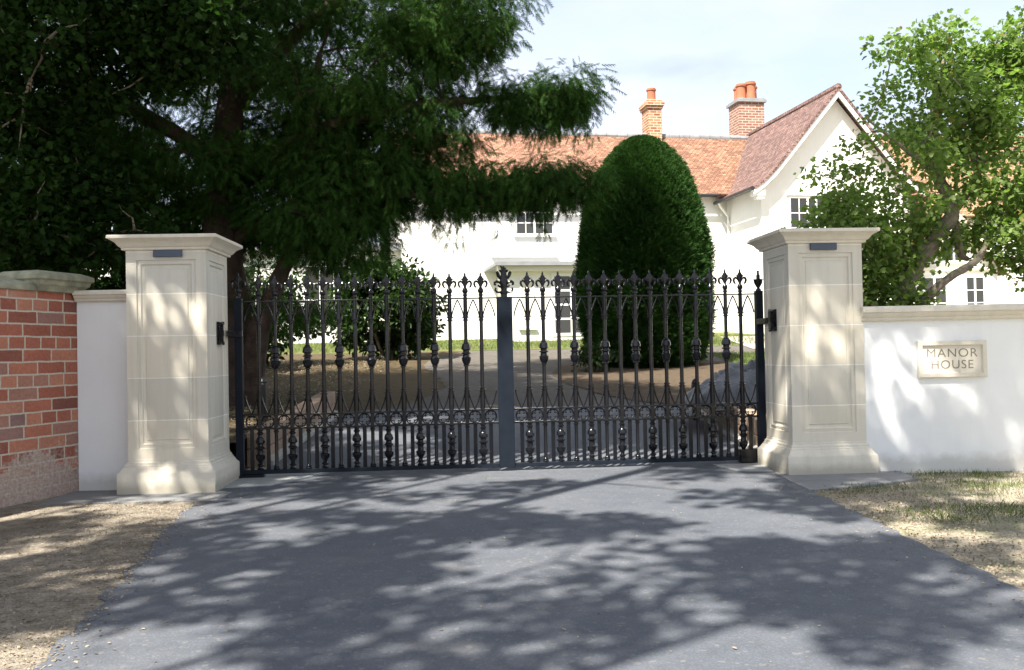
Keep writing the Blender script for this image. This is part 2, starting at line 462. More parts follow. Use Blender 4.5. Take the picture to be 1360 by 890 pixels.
# ------------------------------------------------------------------ mesh helpers
COL = scene.collection
class MB:
    """collects polygons for ONE mesh object"""
    def __init__(s):
        s.v = []
        s.f = []
        s.sm = []
    def add(s, vs_, fs, smooth=False, M=None):
        b = len(s.v)
        for p in vs_:
            p = Vector(p)
            if M is not None:
                p = M @ p
            s.v.append(p)
        for f in fs:
            s.f.append(tuple(b + i for i in f))
            s.sm.append(smooth)
        return s
    def box(s, x0, x1, y0, y1, z0, z1, M=None):
        vs_ = [(x0, y0, z0), (x1, y0, z0), (x1, y1, z0), (x0, y1, z0), (x0, y0, z1), (x1, y0, z1), (x1, y1, z1), (x0, y1, z1)]
        return s.add(vs_, [(0, 3, 2, 1), (4, 5, 6, 7), (0, 1, 5, 4), (1, 2, 6, 5), (2, 3, 7, 6), (3, 0, 4, 7)], False, M)
    def prism(s, poly, a0, a1, axis='y', M=None):
        """poly: list of 2-D points; extruded along axis"""
        n = len(poly)
        def pt(p, a):
            if axis == 'y':
                return (p[0], a, p[1])
            if axis == 'x':
                return (a, p[0], p[1])
            return (p[0], p[1], a)
        vs_ = [pt(p, a0) for p in poly] + [pt(p, a1) for p in poly]
        fs = [tuple(range(n)), tuple(range(2 * n - 1, n - 1, -1))]
        for i in range(n):
            j = (i + 1) % n
            fs.append((i, i + n, j + n, j))
        return s.add(vs_, fs, False, M)
    def lathe(s, prof, seg=12, M=None, smooth=True, flute=0.0, sx=1.0, sy=1.0):
        vs_ = []
        fs = []
        for (r, z) in prof:
            for k in range(seg):
                a = 2 * PI * k / seg
                rr = r * (1 - (flute if k % 2 else 0.0))
                vs_.append((rr * math.cos(a) * sx, rr * math.sin(a) * sy, z))
        n = len(prof)
        for i in range(n - 1):
            for k in range(seg):
                k2 = (k + 1) % seg
                fs.append((i * seg + k, i * seg + k2, (i + 1) * seg + k2, (i + 1) * seg + k))
        fs.append(tuple(range(seg - 1, -1, -1)))
        fs.append(tuple((n - 1) * seg + k for k in range(seg)))
        return s.add(vs_, fs, smooth, M)
    def square(s, prof, M=None):
        """square 'lathe': list of (half size, z)"""
        vs_ = []
        fs = []
        for (h, z) in prof:
            vs_ += [(-h, -h, z), (h, -h, z), (h, h, z), (-h, h, z)]
        for i in range(len(prof) - 1):
            for k in range(4):
                k2 = (k + 1) % 4
                fs.append((i * 4 + k, i * 4 + k2, (i + 1) * 4 + k2, (i + 1) * 4 + k))
        fs.append((3, 2, 1, 0))
        b = (len(prof) - 1) * 4
        fs.append((b, b + 1, b + 2, b + 3))
        return s.add(vs_, fs, False, M)
    def tube(s, pts, rad, seg=8, M=None, smooth=True, flat=1.0):
        pts = [Vector(p) for p in pts]
        if not isinstance(rad, (list, tuple)):
            rad = [rad] * len(pts)
        n = len(pts)
        closed = (pts[0] - pts[-1]).length < 1e-6
        vs_ = []
        up = None
        for i in range(n):
            a = pts[max(i - 1, 0)]
            b = pts[min(i + 1, n - 1)]
            if closed and i in (0, n - 1):
                a = pts[-2]
                b = pts[1]
            d = (b - a).normalized()
            if up is None:
                up = Vector((0, 1, 0)) if abs(d.y) < 0.9 else Vector((1, 0, 0))
            u = (up - d * up.dot(d)).normalized()
            w = d.cross(u)
            up = u
            for k in range(seg):
                an = 2 * PI * k / seg
                vs_.append(pts[i] + (u * math.cos(an) * flat + w * math.sin(an)) * rad[i])
        fs = []
        for i in range(n - 1):
            for k in range(seg):
                k2 = (k + 1) % seg
                fs.append((i * seg + k, i * seg + k2, (i + 1) * seg + k2, (i + 1) * seg + k))
        fs.append(tuple(range(seg - 1, -1, -1)))
        fs.append(tuple((n - 1) * seg + k for k in range(seg)))
        return s.add(vs_, fs, smooth, M)
    def mesh(s, name, mat):
        me = bpy.data.meshes.new(name)
        me.from_pydata([tuple(p) for p in s.v], [], s.f)
        me.polygons.foreach_set('use_smooth', s.sm)
        import bmesh as _b
        bm = _b.new()
        bm.from_mesh(me)
        _b.ops.recalc_face_normals(bm, faces=bm.faces)
        bm.to_mesh(me)
        bm.free()
        me.set_sharp_from_angle(angle=R(36))
        auto_uv(me)
        if mat:
            me.materials.append(MAT[mat])
        return me
    def build(s, name, mat, parent=None, bevel=0.0):
        o = bpy.data.objects.new(name, s.mesh(name, mat))
        COL.objects.link(o)
        if parent:
            o.parent = parent
        if bevel:
            b = o.modifiers.new('bevel', 'BEVEL')
            b.width = bevel
            b.segments = 2
            b.limit_method = 'ANGLE'
            b.angle_limit = R(35)
        return o
def auto_uv(me):
    uvl = me.uv_layers.new(name='UVMap')
    data = np.zeros(len(me.loops) * 2)
    Z = Vector((0, 0, 1))
    for p in me.polygons:
        n = p.normal
        if abs(n.z) > 0.97:
            U, V = Vector((1, 0, 0)), Vector((0, 1, 0))
        else:
            U = Z.cross(n).normalized()
            V = n.cross(U)
        for li in p.loop_indices:
            co = me.vertices[me.loops[li].vertex_index].co
            data[li * 2] = co.dot(U)
            data[li * 2 + 1] = co.dot(V)
    uvl.data.foreach_set('uv', data)

def empty(name, loc, rz=0.0):
    o = bpy.data.objects.new(name, None)
    COL.objects.link(o)
    o.location = loc
    o.rotation_euler = (0, 0, rz)
    o.empty_display_size = 0.2
    return o
def tag(o, label=None, cat=None, group=None, kind=None):
    if label:
        o['label'] = label
    if cat:
        o['category'] = cat
    if group:
        o['group'] = group
    if kind:
        o['kind'] = kind
    return o
def struct(o, label=None, cat=None):
    o['kind'] = 'structure'
    if label:
        o['label'] = label
    if cat:
        o['category'] = cat
    return o
def T(x=0, y=0, z=0, rz=0, rx=0, ry=0):
    return Matrix.Translation((x, y, z)) @ Matrix.Rotation(rz, 4, 'Z') @ Matrix.Rotation(ry, 4, 'Y') @ Matrix.Rotation(rx, 4, 'X')
def copy_part(o, parent, M):
    """copy o and its children under parent, placed by M"""
    c = o.copy()
    COL.objects.link(c)
    c.parent = parent
    c.matrix_local = M
    for ch in o.children:
        d = ch.copy()
        COL.objects.link(d)
        d.parent = c
    return c

# ------------------------------------------------------------------ terrain
def gz(x, y):
    s = 0.069
    if y < 8.7:
        return 0.0
    z = s * (y - 8.7)
    if y > 33:
        z = s * 24.3 + 0.012 * (y - 33)
    return z
def sheet(name, mat, poly, dz, step=0.5, parent=None, noise=0.0, xr=None):
    """polygon sheet draped on the terrain: rows of quads cut between left/right edges"""
    ys = sorted({p[1] for p in poly})
    y0, y1 = ys[0], ys[-1]
    grid = sorted(set([y0 + (y1 - y0) * i / max(1, int((y1 - y0) / step)) for i in range(int((y1 - y0) / step) + 1)] + ys + [8.7] * (y0 < 8.7 < y1)))
    def span(y):
        xs = []
        n = len(poly)
        for i in range(n):
            a, b = poly[i], poly[(i + 1) % n]
            if (a[1] - y) * (b[1] - y) <= 0 and a[1] != b[1]:
                xs.append(a[0] + (b[0] - a[0]) * (y - a[1]) / (b[1] - a[1]))
        return min(xs), max(xs)
    vs_, fs = [], []
    NX = 8
    for y in grid:
        e = 1e-5
        yy = min(max(y, y0 + e), y1 - e)
        a, b = span(yy)
        for k in range(NX + 1):
            x = a + (b - a) * k / NX
            vs_.append((x, y, gz(x, y) + dz))
    for i in range(len(grid) - 1):
        for k in range(NX):
            q = i * (NX + 1) + k
            fs.append((q, q + 1, q + NX + 2, q + NX + 1))
    mb = MB()
    mb.add(vs_, fs, True)
    return struct(mb.build(name, mat))

# base ground, one sheet to the horizon
xs_ = [-900, -300, -100, -50, -30, -20, -14, -10, -7, -5, -3, 0, 3, 5, 7, 10, 14, 20, 30, 50, 100, 300, 900]
ys_ = [-900, -300, -80, -30, -10, -4, 0, 4, 7, 8.7, 10, 12, 15, 18, 22, 26, 30, 33, 40, 60, 120, 400, 1500]
mb = MB()
vv = [(x, y, gz(x, y) - 0.012) for y in ys_ for x in xs_]
nx = len(xs_)
ff = [(j * nx + i, j * nx + i + 1, (j + 1) * nx + i + 1, (j + 1) * nx + i) for j in range(len(ys_) - 1) for i in range(nx - 1)]
mb.add(vv, ff, False)
struct(mb.build('ground', 'verge_soil'))

def wav(pts, amp, step, seed):
    """break a polyline edge into an uneven one"""
    r = random.Random(seed)
    out = []
    for a, b in zip(pts[:-1], pts[1:]):
        n = max(1, int(math.hypot(b[0] - a[0], b[1] - a[1]) / step))
        for i in range(n):
            out.append((a[0] + (b[0] - a[0]) * i / n + r.uniform(-amp, amp), a[1] + (b[1] - a[1]) * i / n))
    out.append(pts[-1])
    return out
dl = wav([(-3.1, -14), (-2.3, -2), (-1.55, 1.5), (-1.66, 2.6), (-1.76, 3.4), (-1.86, 3.96), (-2.05, 4.9), (-2.20, 5.6), (-2.42, 6.7), (-2.50, 7.4), (-2.50, 8.72)], 0.035, 0.09, 1)
dr = wav([(2.34, 8.72), (2.30, 7.6), (2.28, 6.0), (2.28, 4.1), (2.34, 2.0), (2.9, -2), (3.7, -14)][::-1], 0.022, 0.10, 2)[::-1]
mb = MB()
# driveway in front of the gate: one strip between two uneven edges
def strip(mb_, left, right, dz):
    yy = sorted({round(p[1], 3) for p in left} | {round(p[1], 3) for p in right})
    def at(pl, y):
        pl = sorted(pl, key=lambda p: p[1])
        for a, b in zip(pl[:-1], pl[1:]):
            if a[1] <= y <= b[1]:
                return a[0] + (b[0] - a[0]) * (y - a[1]) / max(1e-9, b[1] - a[1])
        return pl[0][0] if y < pl[0][1] else pl[-1][0]
    vs_, fs = [], []
    NX = 6
    for y in yy:
        a, b = at(left, y), at(right, y)
        for k in range(NX + 1):
            x = a + (b - a) * k / NX
            vs_.append((x, y, gz(x, y) + dz))
    for i in range(len(yy) - 1):
        for k in range(NX):
            q = i * (NX + 1) + k
            fs.append((q, q + 1, q + NX + 2, q + NX + 1))
    mb_.add(vs_, fs, True)
strip(mb, dl, dr, 0.006)
strip(mb, [(-2.50, 8.72), (-2.42, 9.0), (-2.40, 12.4), (-2.1, 13.4)], [(2.34, 8.72), (2.34, 9.0), (2.42, 12.4), (2.6, 13.4)], 0.006)
struct(mb.build('driveway', 'asphalt'))
def curve(pts, n=8):
    out = []
    for i in range(len(pts) - 1):
        p0, p1, p2, p3 = pts[max(i - 1, 0)], pts[i], pts[i + 1], pts[min(i + 2, len(pts) - 1)]
        for k in range(n):
            t_ = k / n
            out.append(tuple(0.5 * (2 * p1[a] + (p2[a] - p0[a]) * t_ + (2 * p0[a] - 5 * p1[a] + 4 * p2[a] - p3[a]) * t_ ** 2 + (3 * p1[a] - p0[a] - 3 * p2[a] + p3[a]) * t_ ** 3) + (random.uniform(-0.06, 0.06) if a == 0 else 0) for a in (0, 1)))
    return out + [pts[-1]]
GLD = curve([(-2.1, 13.2), (-1.5, 14.2), (-1.2, 16.0), (-1.5, 18.5), (-2.0, 21.5), (-1.2, 25.4)])
GRD = curve([(2.6, 13.2), (3.6, 13.9), (5.6, 15.5), (9, 18), (11, 22), (9.5, 25.4)])
mb = MB()
strip(mb, GLD, GRD, 0.002)
struct(mb.build('gravel_drive', 'drive_gravel'))
# loose earth on the left verge, leaf litter under the trees, lawn near the house
mb = MB()
strip(mb, [(-9, -14), (-9, 3), (-9, 9)], [(p[0] + 0.02, p[1]) for p in dl if p[1] < 8.0], 0.001)
struct(mb.build('verge', 'dirt'))
mb = MB()
strip(mb, [(-18, 9.0), (-18, 25.6)], [(-2.62, 9.0), (-2.6, 12.6)] + [(p[0] + 0.0, p[1]) for p in GLD], -0.006)
struct(mb.build('leaf_litter_ground', 'litter'))
sheet('lawn', 'lawn', [(-26, 25.6), (24, 25.6), (24, 33), (-26, 33)], -0.004)
sheet('lawn_patch', 'lawn', [(4.6, 19.5), (13, 19.5), (13, 22.6), (4.9, 22.6)], 0.012)
sheet('gravel_path', 'pale_path', [(6.2, 24.0), (16, 24.0), (16, 29.6), (6.6, 29.6)], 0.016)
mb = MB()
strip(mb, curve([(2.5, 13.0), (1.5, 14.4), (0.9, 16.8), (0.9, 19.2), (1.7, 21.4), (2.6, 22)]), curve([(2.6, 13.0), (4.4, 13.8), (5.0, 16), (4.8, 19.5), (3.8, 21.6), (2.8, 22)]), 0.014)
struct(mb.build('planting_bed', 'bed_soil'))

# concrete strips and hinge pads at the pillars
def pad(name, pts, mat, z, label, cat):
    mb = MB()
    mb.prism(pts, -0.05, z, 'z')
    return tag(mb.build(name, mat, None, 0.003), label, cat)
struct(pad('concrete_strip', [(-3.74, 7.28), (-2.34, 7.30), (-2.34, 7.72), (-2.47, 7.80), (-2.47, 8.5), (-3.74, 8.4)], 'concrete', 0.010, None, None))
struct(pad('concrete_strip', [(2.29, 7.25), (2.9, 7.45), (3.35, 7.75), (3.4, 8.4), (2.31, 8.35), (2.28, 7.7)], 'concrete', 0.010, None, None))
pad('concrete_pad', [(-2.52, 7.95), (-2.10, 8.1), (-1.72, 8.9), (-2.56, 8.95)], 'pad_concrete', 0.018, 'pale concrete pad under the left gate post', 'concrete pad')
pad('concrete_pad', [(1.86, 8.95), (2.00, 8.42), (2.31, 8.32), (2.36, 8.95)], 'pad_concrete', 0.018, 'pale concrete pad under the right gate post', 'concrete pad')

# ------------------------------------------------------------------ stone gate pillars
HS, HP, HC = 0.331, 0.403, 0.449
ZS0, ZS1 = 0.289, 2.035
def panel_ring(mb_, M, w, z0, z1, steps):
    """nested rectangles on a face in local x (width) / z, depth +y inwards"""
    rings = []
    for ins_x, ins_z0, ins_z1, d in steps:
        rings.append([(-w + ins_x, d, z0 + ins_z0), (w - ins_x, d, z0 + ins_z0), (w - ins_x, d, z1 - ins_z1), (-w + ins_x, d, z1 - ins_z1)])
    vs_ = [p for r_ in rings for p in r_]
    fs = []
    for i in range(len(rings) - 1):
        for k in range(4):
            k2 = (k + 1) % 4
            fs.append((i * 4 + k, i * 4 + k2, (i + 1) * 4 + k2, (i + 1) * 4 + k))
    b = (len(rings) - 1) * 4
    fs.append((b, b + 1, b + 2, b + 3))
    mb_.add(vs_, fs, False, M)
def make_pillar():
    root = empty('stone_pillar', (0, 0, 0))
    mb = MB()
    st = []
    def s_(i, d, zb=0.0):
        st.append((i, i + zb, i + 0.0, d * 0.72))
    s_(0, 0)
    s_(0.085, 0)
    s_(0.088, 0.016)
    s_(0.097, 0.016)
    s_(0.112, 0.004)
    s_(0.120, 0.004)
    s_(0.130, 0.022)
    s_(0.152, 0.022)
    s_(0.160, 0.010)
    s_(0.166, 0.010)
    s_(0.178, 0.002)
    for k in range(4):
        panel_ring(mb, Matrix.Rotation(k * PI / 2, 4, 'Z') @ Matrix.Translation((0, -HS, 0)), HS, ZS0, ZS1, st)
    mb.build('shaft', 'cast_stone', root)
    mb = MB()
    mb.square([(HP, -0.05), (HP, 0.168), (HP - 0.006, 0.178), (0.385, 0.190), (0.366, 0.222), (0.360, 0.226), (0.360, 0.236), (0.352, 0.240), (0.348, 0.262), (0.337, 0.268), (0.334, 0.2895)])
    mb.build('plinth', 'cast_stone_plain', root, 0.004)
    mb = MB()
    mb.square([(0.34, 2.032), (0.356, 2.032), (0.360, 2.040), (0.360, 2.050), (0.368, 2.056), (0.376, 2.062), (0.384, 2.072), (0.398, 2.092), (0.420, 2.108), (0.436, 2.116), (0.440, 2.120), (0.449, 2.122), (0.449, 2.146), (0.443, 2.152), (0.01, 2.176)])
    mb.build('cap', 'cast_stone_plain', root, 0.003)
    return root
P1 = make_pillar()
P2 = P1.copy()
COL.objects.link(P2)
for ch in P1.children:
    c = ch.copy()
    COL.objects.link(c)
    c.parent = P2
P1.location, P1.rotation_euler = (-2.898, 8.108, 0), (0, 0, 0.0415)
P2.location, P2.rotation_euler = (2.7415, 8.495, -0.009), (0, 0, 0.0676)
tag(P1, 'panelled cream stone gate pillar on the left, beside the brick wall', 'gate pillar', 'stone gate pillars')
tag(P2, 'panelled cream stone gate pillar on the right, beside the wall with the sign', 'gate pillar', 'stone gate pillars')
for P, x0, lb in ((P1, 0.02, 'slate blue name plate under the cap of the left pillar'), (P2, -0.02, 'slate blue name plate under the cap of the right pillar')):
    mb = MB()
    mb.box(x0 - 0.118, x0 + 0.118, -HS - 0.030, -HS - 0.0015, 1.972, 2.030)
    o = mb.build('name_plate', 'slate_plate', None, 0.003)
    # fixed on the stone, but a thing that can be unscrewed
    o.location = P.location
    o.rotation_euler = P.rotation_euler
    tag(o, lb, 'name plate', 'blank plates on the pillars')

# ------------------------------------------------------------------ walls
COP = [(0.0, 0.0), (-0.035, 0.0), (-0.045, 0.012), (-0.045, 0.024), (-0.055, 0.030), (-0.066, 0.046), (-0.070, 0.058), (-0.085, 0.062), (-0.085, 0.095), (-0.078, 0.104)]
def white_wall(name, x0, x1, y, top, th, label, coph=0.104, rz=0.0, endl=False, endr=False):
    root = empty(name, ((x0 + x1) / 2, y, 0), rz)
    w = (x1 - x0) / 2
    mb = MB()
    mb.box(-w, w, 0, th, -0.05, top - coph)
    mb.build('wall_face', 'white_render', root)
    k = coph / 0.104
    prof = [(p[0], top - coph + p[1] * k) for p in COP]
    prof = prof + [(th / 2, top + 0.012)] + [(th - p[0], z) for p, z in reversed([(p, top - coph + p[1] * k) for p in COP])]
    mb = MB()
    mb.prism(prof, -w, w, 'x')
    mb.build('coping', 'cast_stone_plain', root, 0.003)
    tag(root, label, 'wall')
    return root
white_wall('rendered_wall', -3.72, -3.232, 7.96, 1.715, 0.22, 'short narrow white wall between the brick wall and left pillar', 0.095)
white_wall('rendered_wall', 3.075, 11.0, 8.215, 1.455, 0.22, 'long low white garden wall with moulded stone coping and house sign', 0.125, 0.0)
# concrete footing ledge showing under the short wall
# brick wall coming towards the camera on the left
bw_a = Vector((-3.722, 7.97))
bw_d = Vector((-0.275, -0.96)).normalized()
ang = math.atan2(bw_d.y, bw_d.x)
root = empty('brick_wall', (bw_a.x, bw_a.y, 0), ang)   # local +x runs towards the camera; local -y is ... garden side
mb = MB()
mb.box(0.0, 9.0, -0.30, 0.0, -0.05, 1.69)
mb.build('wall_body', 'red_brick', root)
mb = MB()
r_ = random.Random(5)
x = 0.46
while x < 9.0:
    l = r_.uniform(0.55, 0.8)
    d = r_.uniform(-0.008, 0.008)
    prof = [(0.022, 1.69), (0.028, 1.705 + d), (0.022, 1.735 + d), (-0.15, 1.785 + d), (-0.32, 1.735 + d), (-0.328, 1.705 + d), (-0.322, 1.69)]
    mb.prism(prof, x, min(9.0, x + l) - 0.012, 'x')
    x += l
mb.build('coping', 'old_coping', root, 0.006)
mb = MB()
ps = [(0.0, 1.69), (0.035, 1.69), (0.045, 1.70), (0.06, 1.735), (0.075, 1.745), (0.085, 1.78), (0.105, 1.79), (0.105, 1.83)]
# moulded stone end block, wider than the run of coping
vs_, fs = [], []
for (e, z) in ps + [(0.02, 1.862)]:
    vs_ += [(-0.0 - e * 0.9, -0.30 - e, z), (0.45 + e * 0.6, -0.30 - e, z), (0.45 + e * 0.6, 0.0 + e, z), (-0.0 - e * 0.9, 0.0 + e, z)]
n = len(ps) + 1
for i in range(n - 1):
    for k in range(4):
        k2 = (k + 1) % 4
        fs.append((i * 4 + k, i * 4 + k2, (i + 1) * 4 + k2, (i + 1) * 4 + k))
fs += [(3, 2, 1, 0), ((n - 1) * 4, (n - 1) * 4 + 1, (n - 1) * 4 + 2, (n - 1) * 4 + 3)]
mb.add(vs_, fs)
mb.build('end_block', 'old_coping', root, 0.006)
tag(root, 'old red brick wall with mossy stone coping on the left', 'brick wall')

# house sign
SX, SZ = 3.868, 0.985
root = empty('house_sign', (SX, 8.215, 0))
mb = MB()
w, h = 0.302, 0.160
st = [(0, 0, 0, 0.0), (0, 0, 0, -0.034), (0.004, 0.004, 0.004, -0.038), (0.036, 0.036, 0.036, -0.038), (0.046, 0.046, 0.046, -0.018)]
panel_ring(mb, T(0, -0.0015, 0), w, SZ - h, SZ + h, st)
mb.build('stone_tablet', 'cast_stone_plain', root, 0.0)
def text(name, body, size, x, z, y, mat, parent, sx=1.0, depth=0.0006):
    cu = bpy.data.curves.new(name, 'FONT')
    cu.body = body
    cu.size = size
    cu.align_x = 'CENTER'
    cu.align_y = 'CENTER'
    cu.extrude = depth
    cu.offset = -0.0006
    cu.space_character = 1.12
    o = bpy.data.objects.new(name, cu)
    COL.objects.link(o)
    dg = bpy.context.evaluated_depsgraph_get()
    me = bpy.data.meshes.new_from_object(o.evaluated_get(dg))
    bpy.data.objects.remove(o)
    me.materials.clear()
    me.materials.append(MAT[mat])
    o = bpy.data.objects.new(name, me)
    COL.objects.link(o)
    o.parent = parent
    o.location = (x, y, z)
    o.rotation_euler = (PI / 2, 0, 0)
    o.scale = (sx, 1, 1)
    return o
text('lettering', 'MANOR', 0.108, 0.0, SZ + 0.050, -0.0203, 'carved', root, 1.08)
text('lettering', 'HOUSE', 0.108, 0.0, SZ - 0.052, -0.0203, 'carved', root, 1.02)
tag(root, 'carved stone sign reading MANOR HOUSE on the right wall', 'sign')

# ------------------------------------------------------------------ iron gates
GL = Vector((-2.548, 8.56, 0))
GR = Vector((2.412, 8.95, 0))
gd = (GR - GL)
GW = gd.length / 2
gang = math.atan2(gd.y, gd.x)
Z_FOOT, Z_BOT0, Z_BOT1 = 0.02, 0.045, 0.082
Z_BB0, Z_BB1 = 0.457, 0.588     # quatrefoil band
Z_LC, Z_K0, Z_K1, Z_UC, Z_RAIL, Z_TIP = 0.776, 0.996, 1.222, 1.442, 1.633, 1.880
CELL = (GW - 0.068 - 0.073) / 16
def fleur_mb():
    mb = MB()
    # local z=0 at rail
    mb.lathe([(0.017, 0.0), (0.017, 0.022), (0.024, 0.026), (0.024, 0.034), (0.018, 0.037), (0.017, 0.045), (0.026, 0.058), (0.028, 0.070), (0.023, 0.086), (0.014, 0.098), (0.010, 0.112), (0.012, 0.128)], 10)
    # centre blade with side points
    pr = [(0.0, 0.100), (0.010, 0.118), (0.013, 0.140), (0.021, 0.158), (0.038, 0.180), (0.029, 0.184), (0.022, 0.190), (0.017, 0.204), (0.007, 0.210), (0.010, 0.221), (0.005, 0.236), (0.0, 0.250)]
    pts = pr + [(-a, b) for a, b in reversed(pr[1:-1])]
    n = len(pts)
    mb.add([(a, -0.004, b) for a, b in pts] + [(a, 0.004, b) for a, b in pts] + [(0, -0.012, 0.160), (0, 0.012, 0.160)],
           [(i, (i + 1) % n, 2 * n) for i in range(n)] + [(n + (i + 1) % n, n + i, 2 * n + 1) for i in range(n)] + [(i, n + i, n + (i + 1) % n, (i + 1) % n) for i in range(n)])
    for s in (-1, 1):
        pth = [(0.006, 0.108), (0.014, 0.132), (0.026, 0.152), (0.042, 0.160), (0.056, 0.152), (0.060, 0.134), (0.054, 0.114), (0.044, 0.102), (0.038, 0.108)]
        mb.tube([(s * a, 0, b) for a, b in pth], [0.006, 0.008, 0.0105, 0.0125, 0.0125, 0.0115, 0.0105, 0.0085, 0.004], 6)
    return mb
def big_finial_mb():
    mb = MB()
    mb.lathe([(0.030, 0.0), (0.030, 0.030), (0.036, 0.034), (0.036, 0.044), (0.030, 0.048), (0.026, 0.07), (0.034, 0.10), (0.038, 0.15), (0.030, 0.20), (0.026, 0.23), (0.016, 0.27), (0.006, 0.292)], 10)
    for s in (-1, 1):
        for pth, rr in (
            ([(0.02, 0.055), (0.045, 0.046), (0.070, 0.052), (0.082, 0.070), (0.078, 0.088), (0.068, 0.084)], 0.010),
            ([(0.02, 0.095), (0.040, 0.100), (0.052, 0.112), (0.046, 0.122)], 0.010),
            ([(0.02, 0.118), (0.045, 0.142), (0.070, 0.150), (0.086, 0.138), (0.086, 0.120), (0.074, 0.114)], 0.0125),
            ([(0.012, 0.165), (0.034, 0.182), (0.048, 0.200), (0.056, 0.222), (0.064, 0.238), (0.074, 0.232)], 0.016),
            ([(0.006, 0.215), (0.020, 0.240), (0.034, 0.252), (0.044, 0.250)], 0.012)):
            n = len(pth)
            mb.tube([(s * a, 0, b) for a, b in pth], [rr * (0.7 + 0.5 * math.sin(PI * i / (n - 1))) * (1 if i < n - 1 else 0.5) for i in range(n)], 6)
    mb.tube([(0, 0.0, 0.22), (-0.006, 0, 0.262), (-0.022, 0, 0.288), (-0.034, 0, 0.300)], [0.020, 0.018, 0.011, 0.003], 6)
    mb.tube([(0, 0.0, 0.22), (0.010, 0, 0.262), (0.020, 0, 0.280)], [0.018, 0.015, 0.004], 6)
    return mb
def urn_mb():
    mb = MB()
    mb.lathe([(0.026, 0.0), (0.026, 0.014), (0.016, 0.020), (0.014, 0.030), (0.018, 0.038), (0.034, 0.062), (0.042, 0.086), (0.044, 0.104), (0.050, 0.110), (0.044, 0.112), (0.030, 0.100), (0.018, 0.104), (0.018, 0.150), (0.012, 0.156), (0.010, 0.185), (0.016, 0.192), (0.004, 0.196)], 12)
    return mb
def picket_mb(knob):
    """bar from band top to rail, local z = gate z"""
    mb = MB()
    rl, ru = 0.0225, 0.0175
    mb.lathe([(rl, Z_BB1), (rl, Z_LC - 0.014)], 10, smooth=True)
    mb.lathe([(0.023, Z_LC - 0.014), (0.033, Z_LC - 0.011), (0.033, Z_LC - 0.003), (0.021, Z_LC), (0.021, Z_LC + 0.009), (0.031, Z_LC + 0.013), (0.031, Z_LC + 0.021), (0.018, Z_LC + 0.025)], 12)
    if knob:
        mb.lathe([(ru + 0.001, Z_LC + 0.025), (ru, Z_K0)], 10)
        h = Z_K1 - Z_K0
        prof = [(0.018, 0.0), (0.027, 0.02), (0.027, 0.05), (0.020, 0.07), (0.030, 0.13), (0.038, 0.24), (0.040, 0.33), (0.041, 0.36), (0.032, 0.38), (0.030, 0.46), (0.026, 0.50), (0.041, 0.53), (0.041, 0.56), (0.027, 0.59), (0.028, 0.66), (0.042, 0.70), (0.041, 0.78), (0.035, 0.90), (0.022, 0.95), (0.024, 0.98), (0.016, 1.0)]
        mb.lathe([(r * 1.1, Z_K0 + z * h) for r, z in prof], 18, flute=0.07)
        mb.lathe([(ru, Z_K1), (ru, Z_UC - 0.022)], 10)
    else:
        mb.lathe([(ru + 0.001, Z_LC + 0.025), (ru, Z_UC - 0.022)], 10)
    mb.lathe([(0.016, Z_UC - 0.022), (0.028, Z_UC - 0.018), (0.028, Z_UC - 0.011), (0.020, Z_UC - 0.007), (0.020, Z_UC + 0.005), (0.033, Z_UC + 0.009), (0.033, Z_UC + 0.017), (0.020, Z_UC + 0.020)], 12)
    mb.lathe([(0.0195, Z_UC + 0.020), (0.0195, Z_RAIL)], 10)
    return mb
def baluster_mb():
    mb = MB()
    h = Z_BB0 - Z_BOT1
    prof = [(0.026, 0.0), (0.028, 0.03), (0.020, 0.05), (0.018, 0.08), (0.027, 0.10), (0.027, 0.125), (0.016, 0.15), (0.016, 0.19), (0.022, 0.22), (0.034, 0.27), (0.037, 0.33), (0.037, 0.36), (0.026, 0.38), (0.023, 0.44), (0.024, 0.50), (0.036, 0.53), (0.036, 0.555), (0.024, 0.58), (0.023, 0.63), (0.036, 0.66), (0.036, 0.72), (0.030, 0.78), (0.020, 0.81), (0.018, 0.86), (0.026, 0.89), (0.026, 0.91), (0.018, 0.93), (0.018, 0.96), (0.026, 0.975), (0.026, 1.0)]
    mb.lathe([(r * 1.15, Z_BOT1 + z * h) for r, z in prof], 16, flute=0.08)
    return mb
def spindle_mb():
    mb = MB()
    h = Z_BB0 - Z_BOT1
    prof = [(0.027, 0.0), (0.028, 0.03), (0.024, 0.045), (0.025, 0.06), (0.026, 0.075), (0.018, 0.10), (0.0165, 0.12), (0.0165, 0.90), (0.024, 0.92), (0.024, 0.945), (0.018, 0.955), (0.018, 0.97), (0.026, 0.98), (0.026, 1.0)]
    mb.lathe([(r, Z_BOT1 + z * h) for r, z in prof], 12)
    return mb
def thin_mb():
    mb = MB()
    mb.box(-0.018, 0.018, -0.006, 0.006, Z_BOT1, Z_BB0 - 0.004)
    return mb
def quatrefoil_mb():
    mb = MB()
    zc_ = (Z_BB0 + Z_BB1) / 2
    hh = (Z_BB1 - Z_BB0) / 2 - 0.012
    r0 = hh + 0.001
    mb.tube([(r0 * math.cos(2 * PI * k / 20), 0, zc_ + r0 * math.sin(2 * PI * k / 20)) for k in range(21)], 0.0072, 6)
    for k in range(4):
        a = k * PI / 2
        cx, cz = 0.0255 * math.cos(a), 0.0255 * math.sin(a)
        pts = []
        for i in range(13):
            b = a - 2.15 + 4.3 * i / 12
            pts.append((cx + 0.0225 * math.cos(b), 0, zc_ + cz + 0.0225 * math.sin(b)))
        mb.tube(pts, 0.0046, 5)
    return mb
